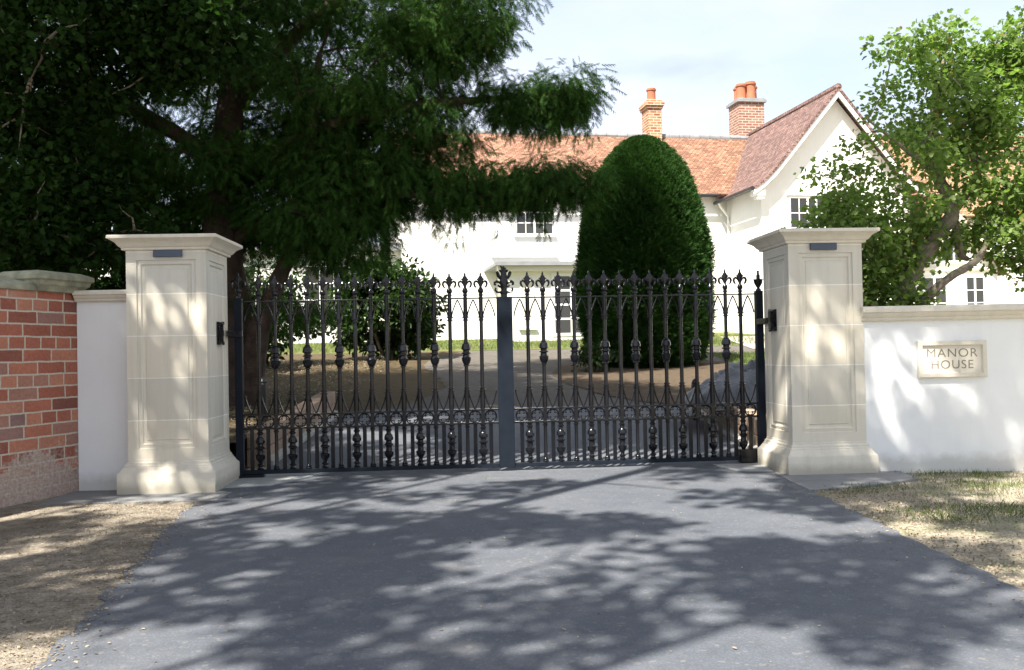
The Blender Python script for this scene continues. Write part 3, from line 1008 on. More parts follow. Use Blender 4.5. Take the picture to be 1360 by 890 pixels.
def arch_mb(up):
    mb = MB()
    hw = CELL / 2
    for s in (-1, 1):
        pts = []
        for i in range(9):
            u = i / 8
            x = (hw - 0.017) * (1 - u ** 1.45)
            if up:
                z = Z_UC + 0.016 + (Z_RAIL - 0.028 - Z_UC) * u
            else:
                z = Z_LC - 0.010 - (Z_LC - Z_BB1 - 0.012) * u
            pts.append((s * x, 0, z))
        mb.tube(pts, 0.0068, 6)
    return mb
meshes = dict(fleur=fleur_mb().mesh('finial', 'black_iron'), bar0=picket_mb(False).mesh('picket', 'black_iron'), bar1=picket_mb(True).mesh('picket', 'black_iron'),
              bal=baluster_mb().mesh('baluster', 'black_iron'), spi=spindle_mb().mesh('spindle', 'black_iron'), thin=thin_mb().mesh('infill_bar', 'black_iron'),
              quat=quatrefoil_mb().mesh('quatrefoil', 'black_iron'), au=arch_mb(True).mesh('arch', 'black_iron'), al=arch_mb(False).mesh('arch', 'black_iron'))
def put(name, me, parent, x=0.0, z=0.0, y=0.0):
    o = bpy.data.objects.new(name, me)
    COL.objects.link(o)
    o.parent = parent
    o.location = (x, y, z)
    return o
def make_leaf(loc, ang, s, label):
    """s=+1: hinge at the left end; s=-1: hinge at the right end, leaf runs to -x"""
    g = empty('gate_leaf', loc, ang)
    def bx(x0, x1, y0, y1, z0, z1, name, mat='black_iron', bev=0.003):
        mb = MB()
        mb.box(min(s * x0, s * x1), max(s * x0, s * x1), y0, y1, z0, z1)
        return mb.build(name, mat, g, bev)
    hs = bx(0.0, 0.068, -0.034, 0.034, Z_FOOT + 0.02, Z_RAIL + 0.03, 'hinge_stile', 'stile_iron')
    put('finial', (urn_mb() if s < 0 else fleur_mb()).mesh('finial', 'black_iron'), hs, s * 0.034, Z_RAIL + 0.03)
    bx(GW - 0.073, GW - 0.002, -0.022, 0.022, Z_BOT0, Z_RAIL + 0.004, 'meeting_stile', 'stile_iron')
    bx(0.068, GW - 0.073, -0.020, 0.020, Z_RAIL - 0.006, Z_RAIL + 0.006, 'top_rail')
    bx(0.068, GW - 0.073, -0.020, 0.020, Z_BB1 - 0.010, Z_BB1 + 0.006, 'band_rail')
    bx(0.068, GW - 0.073, -0.020, 0.020, Z_BB0 - 0.004, Z_BB0 + 0.012, 'band_rail')
    bx(0.068, GW - 0.073, -0.024, 0.024, Z_BOT0, Z_BOT1, 'bottom_rail', 'stile_iron')
    for i in range(1, 16):
        x = s * (0.068 + CELL * i)
        p = put('picket', meshes['bar1' if i % 2 == 0 else 'bar0'], g, x)
        put('finial', meshes['fleur'], p, 0, Z_RAIL)
        mbx = None
        put('baluster', meshes['bal'], g, x) if i % 2 == 1 else put('spindle', meshes['spi'], g, x)
        mb = MB()
        mb.box(-0.017, 0.017, -0.017, 0.017, Z_BB0 + 0.011, Z_BB1 - 0.011)
        put('band_post', meshes.setdefault('bpost', mb.mesh('band_post', 'black_iron')), g, x)
    for i in range(16):
        x = s * (0.068 + CELL * (i + 0.5))
        put('quatrefoil', meshes['quat'], g, x)
        put('infill_bar', meshes['thin'], g, x)
        put('arch', meshes['au'], g, x)
        put('arch', meshes['al'], g, x)
    # strap hinge that reaches past the stile to the pillar
    mb = MB()
    z = 1.335 if s > 0 else 1.365
    sgn = s
    yb = -0.30
    yb = -0.42
    ox = 0.0 if s > 0 else -0.085
    oxp = -0.045 if s > 0 else -0.042
    M = Matrix.Scale(s, 4, Vector((1, 0, 0)))
    M2 = Matrix.Translation((ox, 0, 0)) @ M
    mb.box(-0.060, 0.075, -0.046, -0.036, z - 0.030, z + 0.030, M)          # strap on the stile
    mb.box(-0.0455, -0.004, yb, -0.044, z - 0.026, z + 0.026, M2)            # arm back along the pillar
    mb.box(-0.006, 0.0, yb - 0.06, yb + 0.08, z - 0.100, z + 0.100, Matrix.Translation((oxp, 0, 0)) @ M)
    for q in (-1, 1):
        mb.tube([(ox + s * -0.03, yb - 0.055, z + q * 0.078), (ox + s * -0.03, yb + 0.075, z + q * 0.090)], 0.017, 8)
        mb.tube([(ox + s * -0.02, yb - 0.03, z + q * 0.045), (ox + s * -0.02, yb + 0.05, z + q * 0.045)], 0.015, 8)
        mb.lathe([(0.018, -0.014), (0.020, 0.0), (0.018, 0.014)], 8, M=T(ox + s * -0.02, yb + 0.01, z + q * 0.045))
        mb.box(-0.03, -0.002, yb - 0.02, yb + 0.04, z + q * 0.05 - 0.03, z + q * 0.05 + 0.03, M2)
    mb.build('hinge', 'black_iron', g, 0.002)
    # bottom hinge shoe
    mb = MB()
    mb.box(0.0 * s, 0.25 * s, -0.05, 0.045, 0.018, Z_BOT0 - 0.001)
    mb.lathe([(0.026, 0.012), (0.026, 0.040)], 12, M=T(0.03 * s, -0.045, 0))
    mb.build('bottom_shoe', 'black_iron', g, 0.003)
    if s > 0:
        mb = MB()
        mb.box(GW - 0.072, GW + 0.073, -0.034, -0.024, Z_BOT0 - 0.004, Z_RAIL + 0.008)
        cp = mb.build('cover_plate', 'stile_iron', g, 0.003)
        put('finial', big_finial_mb().mesh('finial', 'black_iron'), cp, GW, Z_RAIL + 0.004, -0.006)
    else:
        mb = MB()
        mb.box(-0.26, -0.07, -0.056, 0.04, 0.020, 0.150)
        mb.build('gear_box', 'black_iron', g, 0.004)
    tag(g, label, 'gate', 'leaves of the iron gate')
    return g
make_leaf(GL, gang, 1, 'left leaf of the black iron gate, carrying the wide centre bar')
make_leaf(GR, gang, -1, 'right leaf of the black iron gate, hinged to the right pillar')

# ------------------------------------------------------------------ low walls beside the drive, tarp and post
def low_wall(x, y0, y1, lab, side, h0=0.34):
    root = empty('low_wall', (x, y0, gz(x, y0)))
    mb = MB()
    r_ = random.Random(int(abs(x) * 100))
    y = y0
    while y < y1 - 0.05:
        l = r_.uniform(0.38, 0.62)
        e = min(y1, y + l)
        for c in range(2):
            hh = h0 / 2
            o_ = r_.uniform(0, 0.012)
            Sh = Matrix.Identity(4)
            Sh[2][1] = 0.069
            mb.box(-0.09 - o_, 0.09 + o_, y - y0 + 0.006, e - y0 - 0.006, -0.06 + c * hh if c == 0 else c * hh, (c + 1) * hh - 0.008, Sh)
        y = e
    mb.build('stone_course', 'sandstone', root, 0.008)
    mb = MB()
    mb.add([(side * -0.17, 0, -0.02), (side * -0.09, 0, -0.02), (side * -0.09, 0, 0.07), (side * -0.17, 0, 0.05), (side * -0.17, y1 - y0, gz(x, y1) - gz(x, y0) - 0.02), (side * -0.09, y1 - y0, gz(x, y1) - gz(x, y0) - 0.02), (side * -0.09, y1 - y0, gz(x, y1) - gz(x, y0) + 0.07), (side * -0.17, y1 - y0, gz(x, y1) - gz(x, y0) + 0.05)],
           [(0, 1, 2, 3), (4, 7, 6, 5), (0, 4, 5, 1), (1, 5, 6, 2), (2, 6, 7, 3), (3, 7, 4, 0)])
    mb.build('footing', 'kerb_white', root, 0.006)
    tag(root, lab, 'low wall', 'low walls edging the drive')
low_wall(-2.56, 9.25, 12.9, 'low tan stone edging wall behind the left gate leaf', -1)
low_wall(2.56, 9.35, 12.6, 'low tan stone edging wall behind the right gate leaf', 1)
# earth held back behind the low walls
for nm, sx in (('raised_ground', -1), ('raised_ground', 1)):
    mb = MB()
    x0, x1 = (-12, -2.65) if sx < 0 else (2.65, 12)
    vs_, fs = [], []
    yy = [9.0 + 0.4 * i for i in range(13)]
    r_ = random.Random(3)
    NX = 14
    for j, y in enumerate(yy):
        for k in range(NX + 1):
            x = x0 + (x1 - x0) * k / NX
            f = max(0, 1 - max(0, y - 11.6) / 2.2)
            vs_.append((x, y, gz(x, y) + 0.012 + 0.26 * f + r_.uniform(-0.02, 0.02) * (f > 0)))
    for j in range(len(yy) - 1):
        for k in range(NX):
            q = j * (NX + 1) + k
            fs.append((q, q + 1, q + NX + 2, q + NX + 1))
    mb.add(vs_, fs, True)
    struct(mb.build(nm, 'litter' if sx < 0 else 'bed_soil'))

def lump(name, loc, dims, mat, seed, folds=1.0, n=46):
    """crumpled sheet thrown over a heap"""
    r_ = np.random.default_rng(seed)
    ph = r_.uniform(0, 6.28, (9, 3))
    fr = r_.uniform(3, 14, (9, 2))
    vs_, fs = [], []
    for j in range(n + 1):
        for i in range(n + 1):
            u, v_ = i / n * 2 - 1, j / n * 2 - 1
            e = max(0.0, 1 - (abs(u) ** 2.4 + abs(v_) ** 2.4))
            z = e ** 0.55 * (0.75 + 0.25 * math.sin(2.1 * u + 1.1) * math.cos(2.6 * v_))
            cr = 0
            for k in range(9):
                cr += abs(math.sin(fr[k, 0] * u + ph[k, 0] + 1.5 * math.sin(fr[k, 1] * 0.4 * v_ + ph[k, 1]))) / 9
            z = z * (0.72 + 0.55 * cr * folds)
            edge = 0.02 * math.sin(13 * u + ph[0, 0]) + 0.02 * math.sin(17 * v_)
            vs_.append((u * dims[0] * (1 + edge), v_ * dims[1] * (1 + edge), z * dims[2]))
    for j in range(n):
        for i in range(n):
            q = j * (n + 1) + i
            fs.append((q, q + 1, q + n + 2, q + n + 1))
    mb = MB()
    mb.add(vs_, [t3 for f in fs for t3 in ((f[0], f[1], f[2]), (f[0], f[2], f[3]))], False)
    o = mb.build(name, mat)
    o.location = loc
    return o
o = lump('tarpaulin', (2.78, 11.1, gz(0, 11.1) + 0.26), (0.72, 0.62, 0.40), 'tarpaulin', 4, 1.7, 34)
o.rotation_euler = (0.0, 0.0, 0.2)
tag(o, 'crumpled grey tarpaulin over a heap behind the right gate leaf', 'tarpaulin')
mb = MB()
mb.box(-0.045, 0.045, -0.045, 0.045, -0.05, 0.46)
mb.lathe([(0.045, 0.46), (0.050, 0.475), (0.035, 0.51), (0.012, 0.53)], 10)
o = mb.build('bollard', 'black_plastic', None, 0.006)
o.location = (-2.78, 10.35, gz(0, 10.35) + 0.25)
tag(o, 'short black bollard behind the left gate leaf', 'bollard', 'black bollards by the drive')
o2 = o.copy()
COL.objects.link(o2)
o2.location = (2.30, 11.75, gz(0, 11.75))
tag(o2, 'short black bollard beside the grey tarpaulin', 'bollard', 'black bollards by the drive')

# ------------------------------------------------------------------ houses
HA = 0.175
GH = 1.45      # ground level at the house
def window(parent, u, z0, z1, w, v, cols, rows, face='front', frame=0.06, bars=0.028, sill=True, blind=False, M0=None, mullions=()):
    """window in a wall facing -y (local), outer face at y=v"""
    M = M0 if M0 is not None else Matrix.Identity(4)
    mb = MB()
    mb.box(u, u + w, v - 0.022, v + 0.05, z0, z0 + frame, M)
    mb.box(u, u + w, v - 0.022, v + 0.05, z1 - frame, z1, M)
    mb.box(u, u + frame, v - 0.022, v + 0.05, z0 + frame, z1 - frame, M)
    mb.box(u + w - frame, u + w, v - 0.022, v + 0.05, z0 + frame, z1 - frame, M)
    fr = mb.build('window', 'white_paint', parent)
    mb = MB()
    iw, ih = w - 2 * frame, z1 - z0 - 2 * frame
    for c in range(1, cols):
        b = bars * (2.4 if c in mullions else 1)
        x = u + frame + iw * c / cols
        mb.box(x - b / 2, x + b / 2, v - 0.012, v + 0.02, z0 + frame, z1 - frame, M)
    for r in range(1, rows):
        z = z0 + frame + ih * r / rows
        mb.box(u + frame, u + w - frame, v - 0.0095, v + 0.018, z - bars / 2, z + bars / 2, M)
    if cols > 1 or rows > 1:
        mb.build('glazing_bars', 'white_paint', fr)
    mb = MB()
    mb.box(u + frame - 0.01, u + w - frame + 0.01, v - 0.004, v + 0.004, z0 + frame - 0.01, z1 - frame + 0.01, M)
    mb.build('pane', 'cream_paint' if blind else 'glass', fr)
    if sill:
        mb = MB()
        mb.box(u - 0.06, u + w + 0.06, v - 0.09, v + 0.0, z0 - 0.06, z0 - 0.002, M)
        mb.build('sill', 'white_paint', fr)
    return fr
def slab(mb_, pts, th):
    """roof slope from 4 corner points, thickness downwards"""
    v_ = [Vector(p) for p in pts]
    n_ = (v_[1] - v_[0]).cross(v_[3] - v_[0]).normalized()
    if n_.z < 0:
        n_ = -n_
    lo = [p - n_ * th for p in v_]
    k = len(v_)
    mb_.add(v_ + lo, [tuple(range(k)), tuple(range(2 * k - 1, k - 1, -1))] + [(i, i + k, (i + 1) % k + k, (i + 1) % k) for i in range(k)])
def make_house():
    h = empty('manor_house', (7.9, 30.0, 0), HA)
    B0 = GH - 0.3
    UL, UR = -11.2, 12.5
    VM = 2.8
    ZE, ZR = 6.66, 9.32
    VR = VM + 3.6
    # main block walls
    mb = MB()
    mb.box(UL, UR, VM, VM + 7.2, B0, ZE)
    mb.prism([(VM, ZE), (VM + 7.2, ZE), (VR, ZR - 0.12)], UL, UR, 'x')
    mb.build('wall', 'house_render', h)
    # gable wing
    ZW, ZA, WW = 6.28, 9.46, 5.7
    mb = MB()
    mb.box(0.25, WW - 0.25, 0, VM - 0.004, B0, ZW)
    mb.prism([(0.25, ZW), (WW - 0.25, ZW), (WW - 0.62, ZW + 0.42), (WW / 2, ZA - 0.14), (0.62, ZW + 0.42)], 0.0, VM + 3.3, 'y')
    mb.build('wing_wall', 'house_render', h)
    # projecting bay with a flat roof
    mb = MB()
    mb.box(-8.0, -2.8, 0.7, VM - 0.004, B0, 3.80)
    mb.build('bay_wall', 'house_render', h)
    mb = MB()
    mb.box(-8.45, -2.5, 0.32, VM - 0.008, 3.80, 3.90)
    mb.box(-8.38, -2.56, 0.38, VM - 0.012, 3.90, 3.93)
    mb.build('bay_roof', 'lead_grey', h)
    mb = MB()
    mb.box(-8.35, -2.6, 0.45, 0.70, 3.64, 3.797)
    mb.build('bay_fascia', 'cream_paint', h)
    # main roof: slopes sampled as one slab each, overhanging eaves
    rf = MB()
    sl = (ZR - ZE) / 3.6
    e = 0.35
    slab(rf, [(UL - 0.25, VM - e, ZE - e * sl + 0.06), (UR + 0.25, VM - e, ZE - e * sl + 0.06), (UR + 0.25, VR, ZR + 0.06), (UL - 0.25, VR, ZR + 0.06)], 0.09)
    slab(rf, [(UL - 0.25, VM + 7.2 + e, ZE - e * sl + 0.06), (UR + 0.25, VM + 7.2 + e, ZE - e * sl + 0.06), (UR + 0.25, VR + 0.004, ZR + 0.06), (UL - 0.25, VR + 0.004, ZR + 0.06)], 0.09)
    roof = rf.build('roof', 'clay_tile', h)
    mb = MB()
    r_ = random.Random(8)
    x = UL - 0.25
    while x < UR:
        l = 0.42
        M = T(x, VR, ZR + 0.045 + r_.uniform(-0.008, 0.008))
        mb.tube([(0, 0, 0), (l - 0.02, 0, 0)], 0.115, 10, M)
        x += l
    mb.build('ridge_tiles', 'lead_grey', roof)
    # wing roof with a swept eave, ridge running back into the main roof
    wr = MB()
    A = [(-0.16, ZW - 0.06), (0.2, ZW + 0.18), (0.62, ZW + 0.60), (WW / 2, ZA + 0.08)]
    y0, y1 = -0.40, VM + 3.5
    for a, b in zip(A[:-1], A[1:]):
        slab(wr, [(a[0], y0, a[1]), (b[0], y0, b[1]), (b[0], y1, b[1]), (a[0], y1, a[1])], 0.08)
        slab(wr, [(WW - a[0], y0, a[1]), (WW - b[0], y0, b[1]), (WW - b[0], y1, b[1]), (WW - a[0], y1, a[1])], 0.08)
    wroof = wr.build('wing_roof', 'weathered_tile', h)
    mb = MB()
    y = y0
    while y < y1:
        mb.tube([(WW / 2, y, ZA + 0.06), (WW / 2, y + 0.40, ZA + 0.06)], 0.11, 10)
        y += 0.42
    mb.build('ridge_tiles', 'weathered_tile', wroof)
    # bargeboards
    for s in (0, 1):
        mb = MB()
        def X(a):
            return a if s == 0 else WW - a
        low = [(-0.16, -0.24), (0.2, -0.01), (0.62, 0.36), (WW / 2, ZA - ZW - 0.20)]
        top = [(-0.16, -0.15), (0.2, 0.09), (0.62, 0.51), (WW / 2, ZA - ZW - 0.008)]
        dep = 0.0
        for i in range(3):
            a0, a1, b0, b1 = low[i], low[i + 1], top[i], top[i + 1]
            q = [(X(a0[0]), ZW + a0[1] - 0.06), (X(a1[0]), ZW + a1[1] - 0.06), (X(b1[0]), ZW + b1[1]), (X(b0[0]), ZW + b0[1])]
            mb.prism(q, y0 + 0.03, y0 + 0.075, 'y')
        mb.build('bargeboard', 'white_paint', h)
    mb = MB()
    mb.box(-0.12, 0.25, -0.33, -0.004, ZW - 0.32, ZW - 0.15)
    mb.box(-0.02, 0.23, -0.30, -0.006, ZW - 0.42, ZW - 0.322)
    mb.build('eaves_bracket', 'white_paint', h)
    # gutters and downpipe
    mb = MB()
    mb.tube([(-0.22, y0, ZW - 0.10), (-0.22, VM - 0.1, ZW - 0.10)], 0.065, 8)
    for q in range(4):
        mb.box(-0.20, -0.12, y0 + 0.3 + q * 0.75, y0 + 0.34 + q * 0.75, ZW - 0.12, ZW - 0.06)
    mb.build('gutter', 'dark_gutter', h)
    mb = MB()
    mb.tube([(UL - 0.2, VM - 0.42, ZE - 0.26), (-0.25, VM - 0.42, ZE - 0.26)], 0.06, 8)
    mb.build('gutter', 'dark_gutter', h)
    mb = MB()
    mb.tube([(-0.22, 2.30, ZW - 0.16), (-0.16, 2.35, ZW - 0.26), (0.13, 2.5, ZW - 0.52), (0.19, 2.52, ZW - 0.62), (0.19, 2.52, GH)], 0.045, 8)
    mb.build('downpipe', 'white_paint', h)
    # gable window
    window(h, 1.20, 4.42, 5.99, 1.62, -0.004, 5, 3, mullions=(2, 3))
    mb = MB()
    mb.box(1.10, 2.92, -0.07, 0.0, 6.02, 6.10)
    mb.build('drip_mould', 'house_render', h)
    window(h, 1.20, 1.75, 3.50, 1.62, -0.004, 4, 4, mullions=(2,))
    # first floor windows of the main front, under the eaves
    for u0 in (-7.35, -4.4):
        window(h, u0, 5.05, 6.25, 1.35, VM - 0.004, 4, 3, mullions=(2,))
    # ledge below them
    mb = MB()
    mb.box(-8.2, -5.9, VM - 0.10, VM - 0.002, 4.30, 4.36)
    mb.build('ledge', 'house_render', h)
    # bay windows
    window(h, -6.60, GH + 0.12, 3.58, 2.35, 0.70 - 0.004, 4, 4, frame=0.10, bars=0.06, mullions=(2,), sill=False)
    window(h, -3.95, GH + 0.12, 3.58, 1.0, 0.70 - 0.004, 4, 4, frame=0.10, bars=0.06, mullions=(2,), sill=False)
    window(h, -7.62, GH + 0.4, 3.50, 0.46, 0.70 - 0.004, 1, 4, frame=0.05, sill=True, blind=True)
    # chimneys
    def chim(u, v, hw, hd, ztop, mat, pots, corb, pot_h):
        mb = MB()
        mb.box(u - hw, u + hw, v - hd, v + hd, 8.3, ztop - 0.30)
        c = mb.build('chimney', mat, roof)
        mb = MB()
        if corb:
            mb.box(u - hw - 0.05, u + hw + 0.05, v - hd - 0.05, v + hd + 0.05, ztop - 0.34, ztop - 0.24)
            mb.box(u - hw - 0.10, u + hw + 0.10, v - hd - 0.10, v + hd + 0.10, ztop - 0.24, ztop - 0.10)
            mb.box(u - hw - 0.03, u + hw + 0.03, v - hd - 0.03, v + hd + 0.03, ztop - 0.10, ztop)
        else:
            mb.box(u - hw, u + hw, v - hd, v + hd, ztop - 0.30, ztop - 0.16)
        cc = mb.build('chimney', mat, roof) if False else mb.build('corbel', mat, c)
        if not corb:
            mb = MB()
            mb.box(u - hw - 0.08, u + hw + 0.08, v - hd - 0.08, v + hd + 0.08, ztop - 0.16, ztop - 0.06)
            mb.box(u - hw - 0.02, u + hw + 0.02, v - hd - 0.02, v + hd + 0.02, ztop - 0.06, ztop)
            mb.build('cap_slab', 'lead_grey', c)
        for (du, dv_, r, hh) in pots:
            mb = MB()
            mb.lathe([(r * 1.05, 0.0), (r, 0.03), (r * 0.95, hh * 0.8), (r * 1.15, hh * 0.84), (r * 1.15, hh * 0.92), (r * 0.95, hh * 0.94), (r * 0.95, hh), (r * 0.7, hh), (r * 0.7, hh - 0.15)], 14, M=T(u + du, v + dv_, ztop - 0.002))
            mb.build('chimney_pot', 'terracotta', c)
    chim(-1.20, VR, 0.27, 0.38, 10.72, 'chimney_brick', [(0.0, 0, 0.17, 0.52)], True, 0.5)
    chim(2.93, VR + 0.45, 0.53, 0.50, 10.98, 'pink_brick', [(-0.30, -0.20, 0.19, 0.62), (0.10, -0.2, 0.20, 0.72), (-0.2, 0.25, 0.19, 0.62), (0.34, 0.2, 0.20, 0.68)], False, 0.6)
    # low wing on the far left
    mb = MB()
    mb.box(-21.5, UL - 0.004, 3.2, 8.0, B0, 4.55)
    mb.build('side_wall', 'house_render', h)
    mb = MB()
    mb.box(-21.8, UL - 0.006, 2.9, 8.3, 4.55, 4.78)
    mb.build('side_roof', 'lead_grey', h)
    for u0 in (-20.2, -17.4, -14.4):
        window(h, u0, 2.3, 4.1, 1.5, 3.2 - 0.004, 3, 3, blind=False)
    tag(h, 'white manor house with red tiled roofs, steep gable wing and brick chimneys', 'house')
    return h
make_house()

def make_cottage():
    h = empty('white_cottage', (15.4, 30.5, 0), 0.10)
    B0 = GH - 0.3
    mb = MB()
    mb.box(0, 13, 3.0, 9.4, B0, 6.0)
    mb.prism([(3.0, 6.0), (9.4, 6.0), (6.2, 9.2)], 0, 13, 'x')
    mb.build('wall', 'house_render', h)
    rf = MB()
    slab(rf, [(-0.3, 2.6, 5.64), (13.3, 2.6, 5.64), (13.3, 6.2, 9.3), (-0.3, 6.2, 9.3)], 0.09)
    slab(rf, [(-0.3, 9.8, 5.64), (13.3, 9.8, 5.64), (13.3, 6.204, 9.3), (-0.3, 6.204, 9.3)], 0.09)
    roof = rf.build('roof', 'brown_tile', h)
    mb = MB()
    x = -0.3
    while x < 13:
        mb.tube([(x, 6.2, 9.29), (x + 0.4, 6.2, 9.29)], 0.11, 8)
        x += 0.42
    mb.build('ridge_tiles', 'brown_tile', roof)
    # gabled porch
    cx = -0.9
    mb = MB()
    mb.box(cx - 1.5, cx + 1.5, 0.0, 2.996, B0, 3.62)
    mb.prism([(cx - 1.5, 3.62), (cx + 1.5, 3.62), (cx, 5.25)], 0.0, 3.9, 'y')
    mb.build('porch_wall', 'house_render', h)
    pr = MB()
    for s in (-1, 1):
        slab(pr, [(cx + s * 1.85, -0.35, 3.36), (cx, -0.35, 5.38), (cx, 4.2, 5.38), (cx + s * 1.85, 4.2, 3.36)], 0.07)
    proof = pr.build('porch_roof', 'brown_tile', h)
    for s in (-1, 1):
        mb = MB()
        q = [(cx + s * 1.88, 3.05), (cx + s * 1.88, 3.27), (cx, 5.295), (cx, 5.03)]
        mb.prism(q, -0.40, -0.352, 'y')
        mb.build('bargeboard', 'cream_paint', proof)
    window(h, cx - 0.45, 3.75, 4.45, 0.9, -0.004, 2, 2, mullions=(1,))
    mb = MB()
    mb.box(cx - 1.45, cx + 1.45, -0.08, -0.001, 3.48, 3.58)
    mb.build('band_course', 'cream_paint', h)
    window(h, cx + 0.35, 1.95, 3.3, 0.7, -0.004, 2, 3, mullions=(1,))
    window(h, cx - 1.15, 1.95, 3.3, 0.9, -0.004, 2, 3, mullions=(1,))
    for u0 in (1.4, 4.6, 8.2):
        window(h, u0, 2.0, 3.4, 1.2, 3.0 - 0.004, 3, 3, mullions=(1,))
        window(h, u0, 4.1, 5.25, 1.2, 3.0 - 0.004, 3, 2, mullions=(1,))
    mb = MB()
    mb.tube([(0.85, 2.9, 5.4), (0.85, 2.9, B0)], 0.045, 8)
    mb.build('downpipe', 'white_paint', h)
    tag(h, 'white cottage with gabled porch seen behind the right tree', 'house')
make_cottage()

# ------------------------------------------------------------------ foliage
def inst_mesh(name, mat, C, D, N, S, tv, tf, parent=None, obj_name=None):
    """many copies of a small template (tv verts: x=side, y=length, z=normal) as one mesh"""
    C = np.asarray(C, float)
    D = np.asarray(D, float)
    N = np.asarray(N, float)
    D /= np.linalg.norm(D, axis=1, keepdims=True) + 1e-9
    Sd = np.cross(D, N)
    Sd /= np.linalg.norm(Sd, axis=1, keepdims=True) + 1e-9
    Nn = np.cross(Sd, D)
    tv = np.asarray(tv, float)
    S = np.asarray(S, float).reshape(-1, 1, 1)
    V = C[:, None, :] + S * (tv[None, :, 0:1] * Sd[:, None, :] + tv[None, :, 1:2] * D[:, None, :] + tv[None, :, 2:3] * Nn[:, None, :])
    n, k = len(C), len(tv)
    V = V.reshape(-1, 3)
    lens = [len(f) for f in tf]
    flat = np.array([i for f in tf for i in f])
    loops = (np.arange(n)[:, None] * k + flat[None, :]).reshape(-1)
    ltot = np.tile(np.array(lens), n)
    lstart = np.concatenate([[0], np.cumsum(ltot)[:-1]])
    me = bpy.data.meshes.new(name)
    me.vertices.add(len(V))
    me.vertices.foreach_set('co', V.astype(np.float32).reshape(-1))
    me.loops.add(len(loops))
    me.loops.foreach_set('vertex_index', loops.astype(np.int32))
    me.polygons.add(len(ltot))
    me.polygons.foreach_set('loop_start', lstart.astype(np.int32))
    me.polygons.foreach_set('loop_total', ltot.astype(np.int32))
    me.update(calc_edges=True)
    me.materials.append(MAT[mat])
    o = bpy.data.objects.new(obj_name or name, me)
    COL.objects.link(o)
    if parent:
        o.parent = parent
    return o
LEAF_V = [(0, 0, 0), (0.32, 0.12, 0.05), (0.50, 0.42, 0.08), (0.24, 0.55, 0.03), (0.30, 0.80, 0.04), (0, 1.0, -0.06), (-0.30, 0.80, 0.04), (-0.24, 0.55, 0.03), (-0.50, 0.42, 0.08), (-0.32, 0.12, 0.05), (0, 0.45, -0.02)]
LEAF_F = [(0, 1, 2, 3, 10), (10, 3, 4, 5), (5, 6, 7, 10), (10, 7, 8, 9, 0)]
OVAL_V = [(0, 0, 0), (0.22, 0.25, 0.04), (0.25, 0.6, 0.05), (0, 1.0, -0.08), (-0.25, 0.6, 0.05), (-0.22, 0.25, 0.04)]
OVAL_F = [(0, 1, 2, 3), (0, 3, 4, 5)]
def spray_template(n=9, nl=0.30, wd=0.075):
    tv, tf = [], []
    for i in range(n):
        y = 0.08 + 0.9 * i / n
        L_ = nl * (1.0 - 0.55 * i / n)
        for s in (-1, 1):
            b = len(tv)
            tv += [(0, y - wd * 0.5, 0), (0, y + wd * 0.5, 0.0), (s * L_, y + L_ * 0.75, -0.05 - 0.1 * (i % 2))]
            tf.append((b, b + 1, b + 2))
    return tv, tf
SPRAY = spray_template()
BROAD = spray_template(6, 0.34, 0.15)

def rand_unit(n):
    v = rng.normal(size=(n, 3))
    return v / np.linalg.norm(v, axis=1, keepdims=True)
def ell_points(e, n, shell=0.45, zmin=None):
    cx, cy, cz, rx, ry, rz = e[:6]
    u = rand_unit(n)
    r = rng.uniform(shell, 1.0, n) ** 0.7
    p = u * r[:, None] * np.array([rx, ry, rz]) + np.array([cx, cy, cz])
    return p
def limb_mesh(paths, name, mat, parent, seg=9):
    mb = MB()
    for pts, rad in paths:
        # smooth the polyline a little and roughen it
        P = [Vector(p) for p in pts]
        out, ro = [], []
        for i in range(len(P) - 1):
            p0 = P[max(i - 1, 0)]
            p1, p2 = P[i], P[i + 1]
            p3 = P[min(i + 2, len(P) - 1)]
            for k in range(5):
                t_ = k / 5
                q = 0.5 * ((2 * p1) + (-p0 + p2) * t_ + (2 * p0 - 5 * p1 + 4 * p2 - p3) * t_ ** 2 + (-p0 + 3 * p1 - 3 * p2 + p3) * t_ ** 3)
                r0 = rad[i] + (rad[i + 1] - rad[i]) * t_
                out.append(q + Vector((random.uniform(-1, 1), random.uniform(-1, 1), random.uniform(-1, 1))) * r0 * 0.10)
                ro.append(r0 * random.uniform(0.93, 1.07))
        out.append(P[-1])
        ro.append(rad[-1])
        mb.tube(out, ro, seg)
    return mb.build(name, mat, parent)
def twigs(centres, nodes, name, mat, parent, r0=0.022, n=None, droop=-0.1):
    """thin branches from the nearest limb node to the leaf clusters"""
    mb = MB()
    nodes = np.array([list(p) for p in nodes])
    idx = range(len(centres)) if n is None else rng.choice(len(centres), min(n, len(centres)), replace=False)
    done = []
    for i in idx:
        c = np.array(centres[i])
        allp = nodes if not done else np.vstack([nodes, np.array(done)])
        d = np.linalg.norm(allp - c, axis=1) + 0.6 * np.maximum(0, allp[:, 2] - c[2])
        a = allp[d.argmin()]
        ln = np.linalg.norm(c - a)
        if ln < 0.05:
            continue
        m1 = a + (c - a) * 0.35 + np.array([random.uniform(-1, 1), random.uniform(-1, 1), random.uniform(0, 1)]) * ln * 0.10
        m2 = a + (c - a) * 0.7 + np.array([random.uniform(-1, 1), random.uniform(-1, 1), random.uniform(-0.3, 1)]) * ln * 0.08
        rr = r0 * min(1.0, 0.4 + ln / 2.5)
        mb.tube([a, m1, m2, c], [rr, rr * 0.7, rr * 0.45, rr * 0.15], 5)
        done += [m1, m2]
    return mb.build(name, mat, parent)

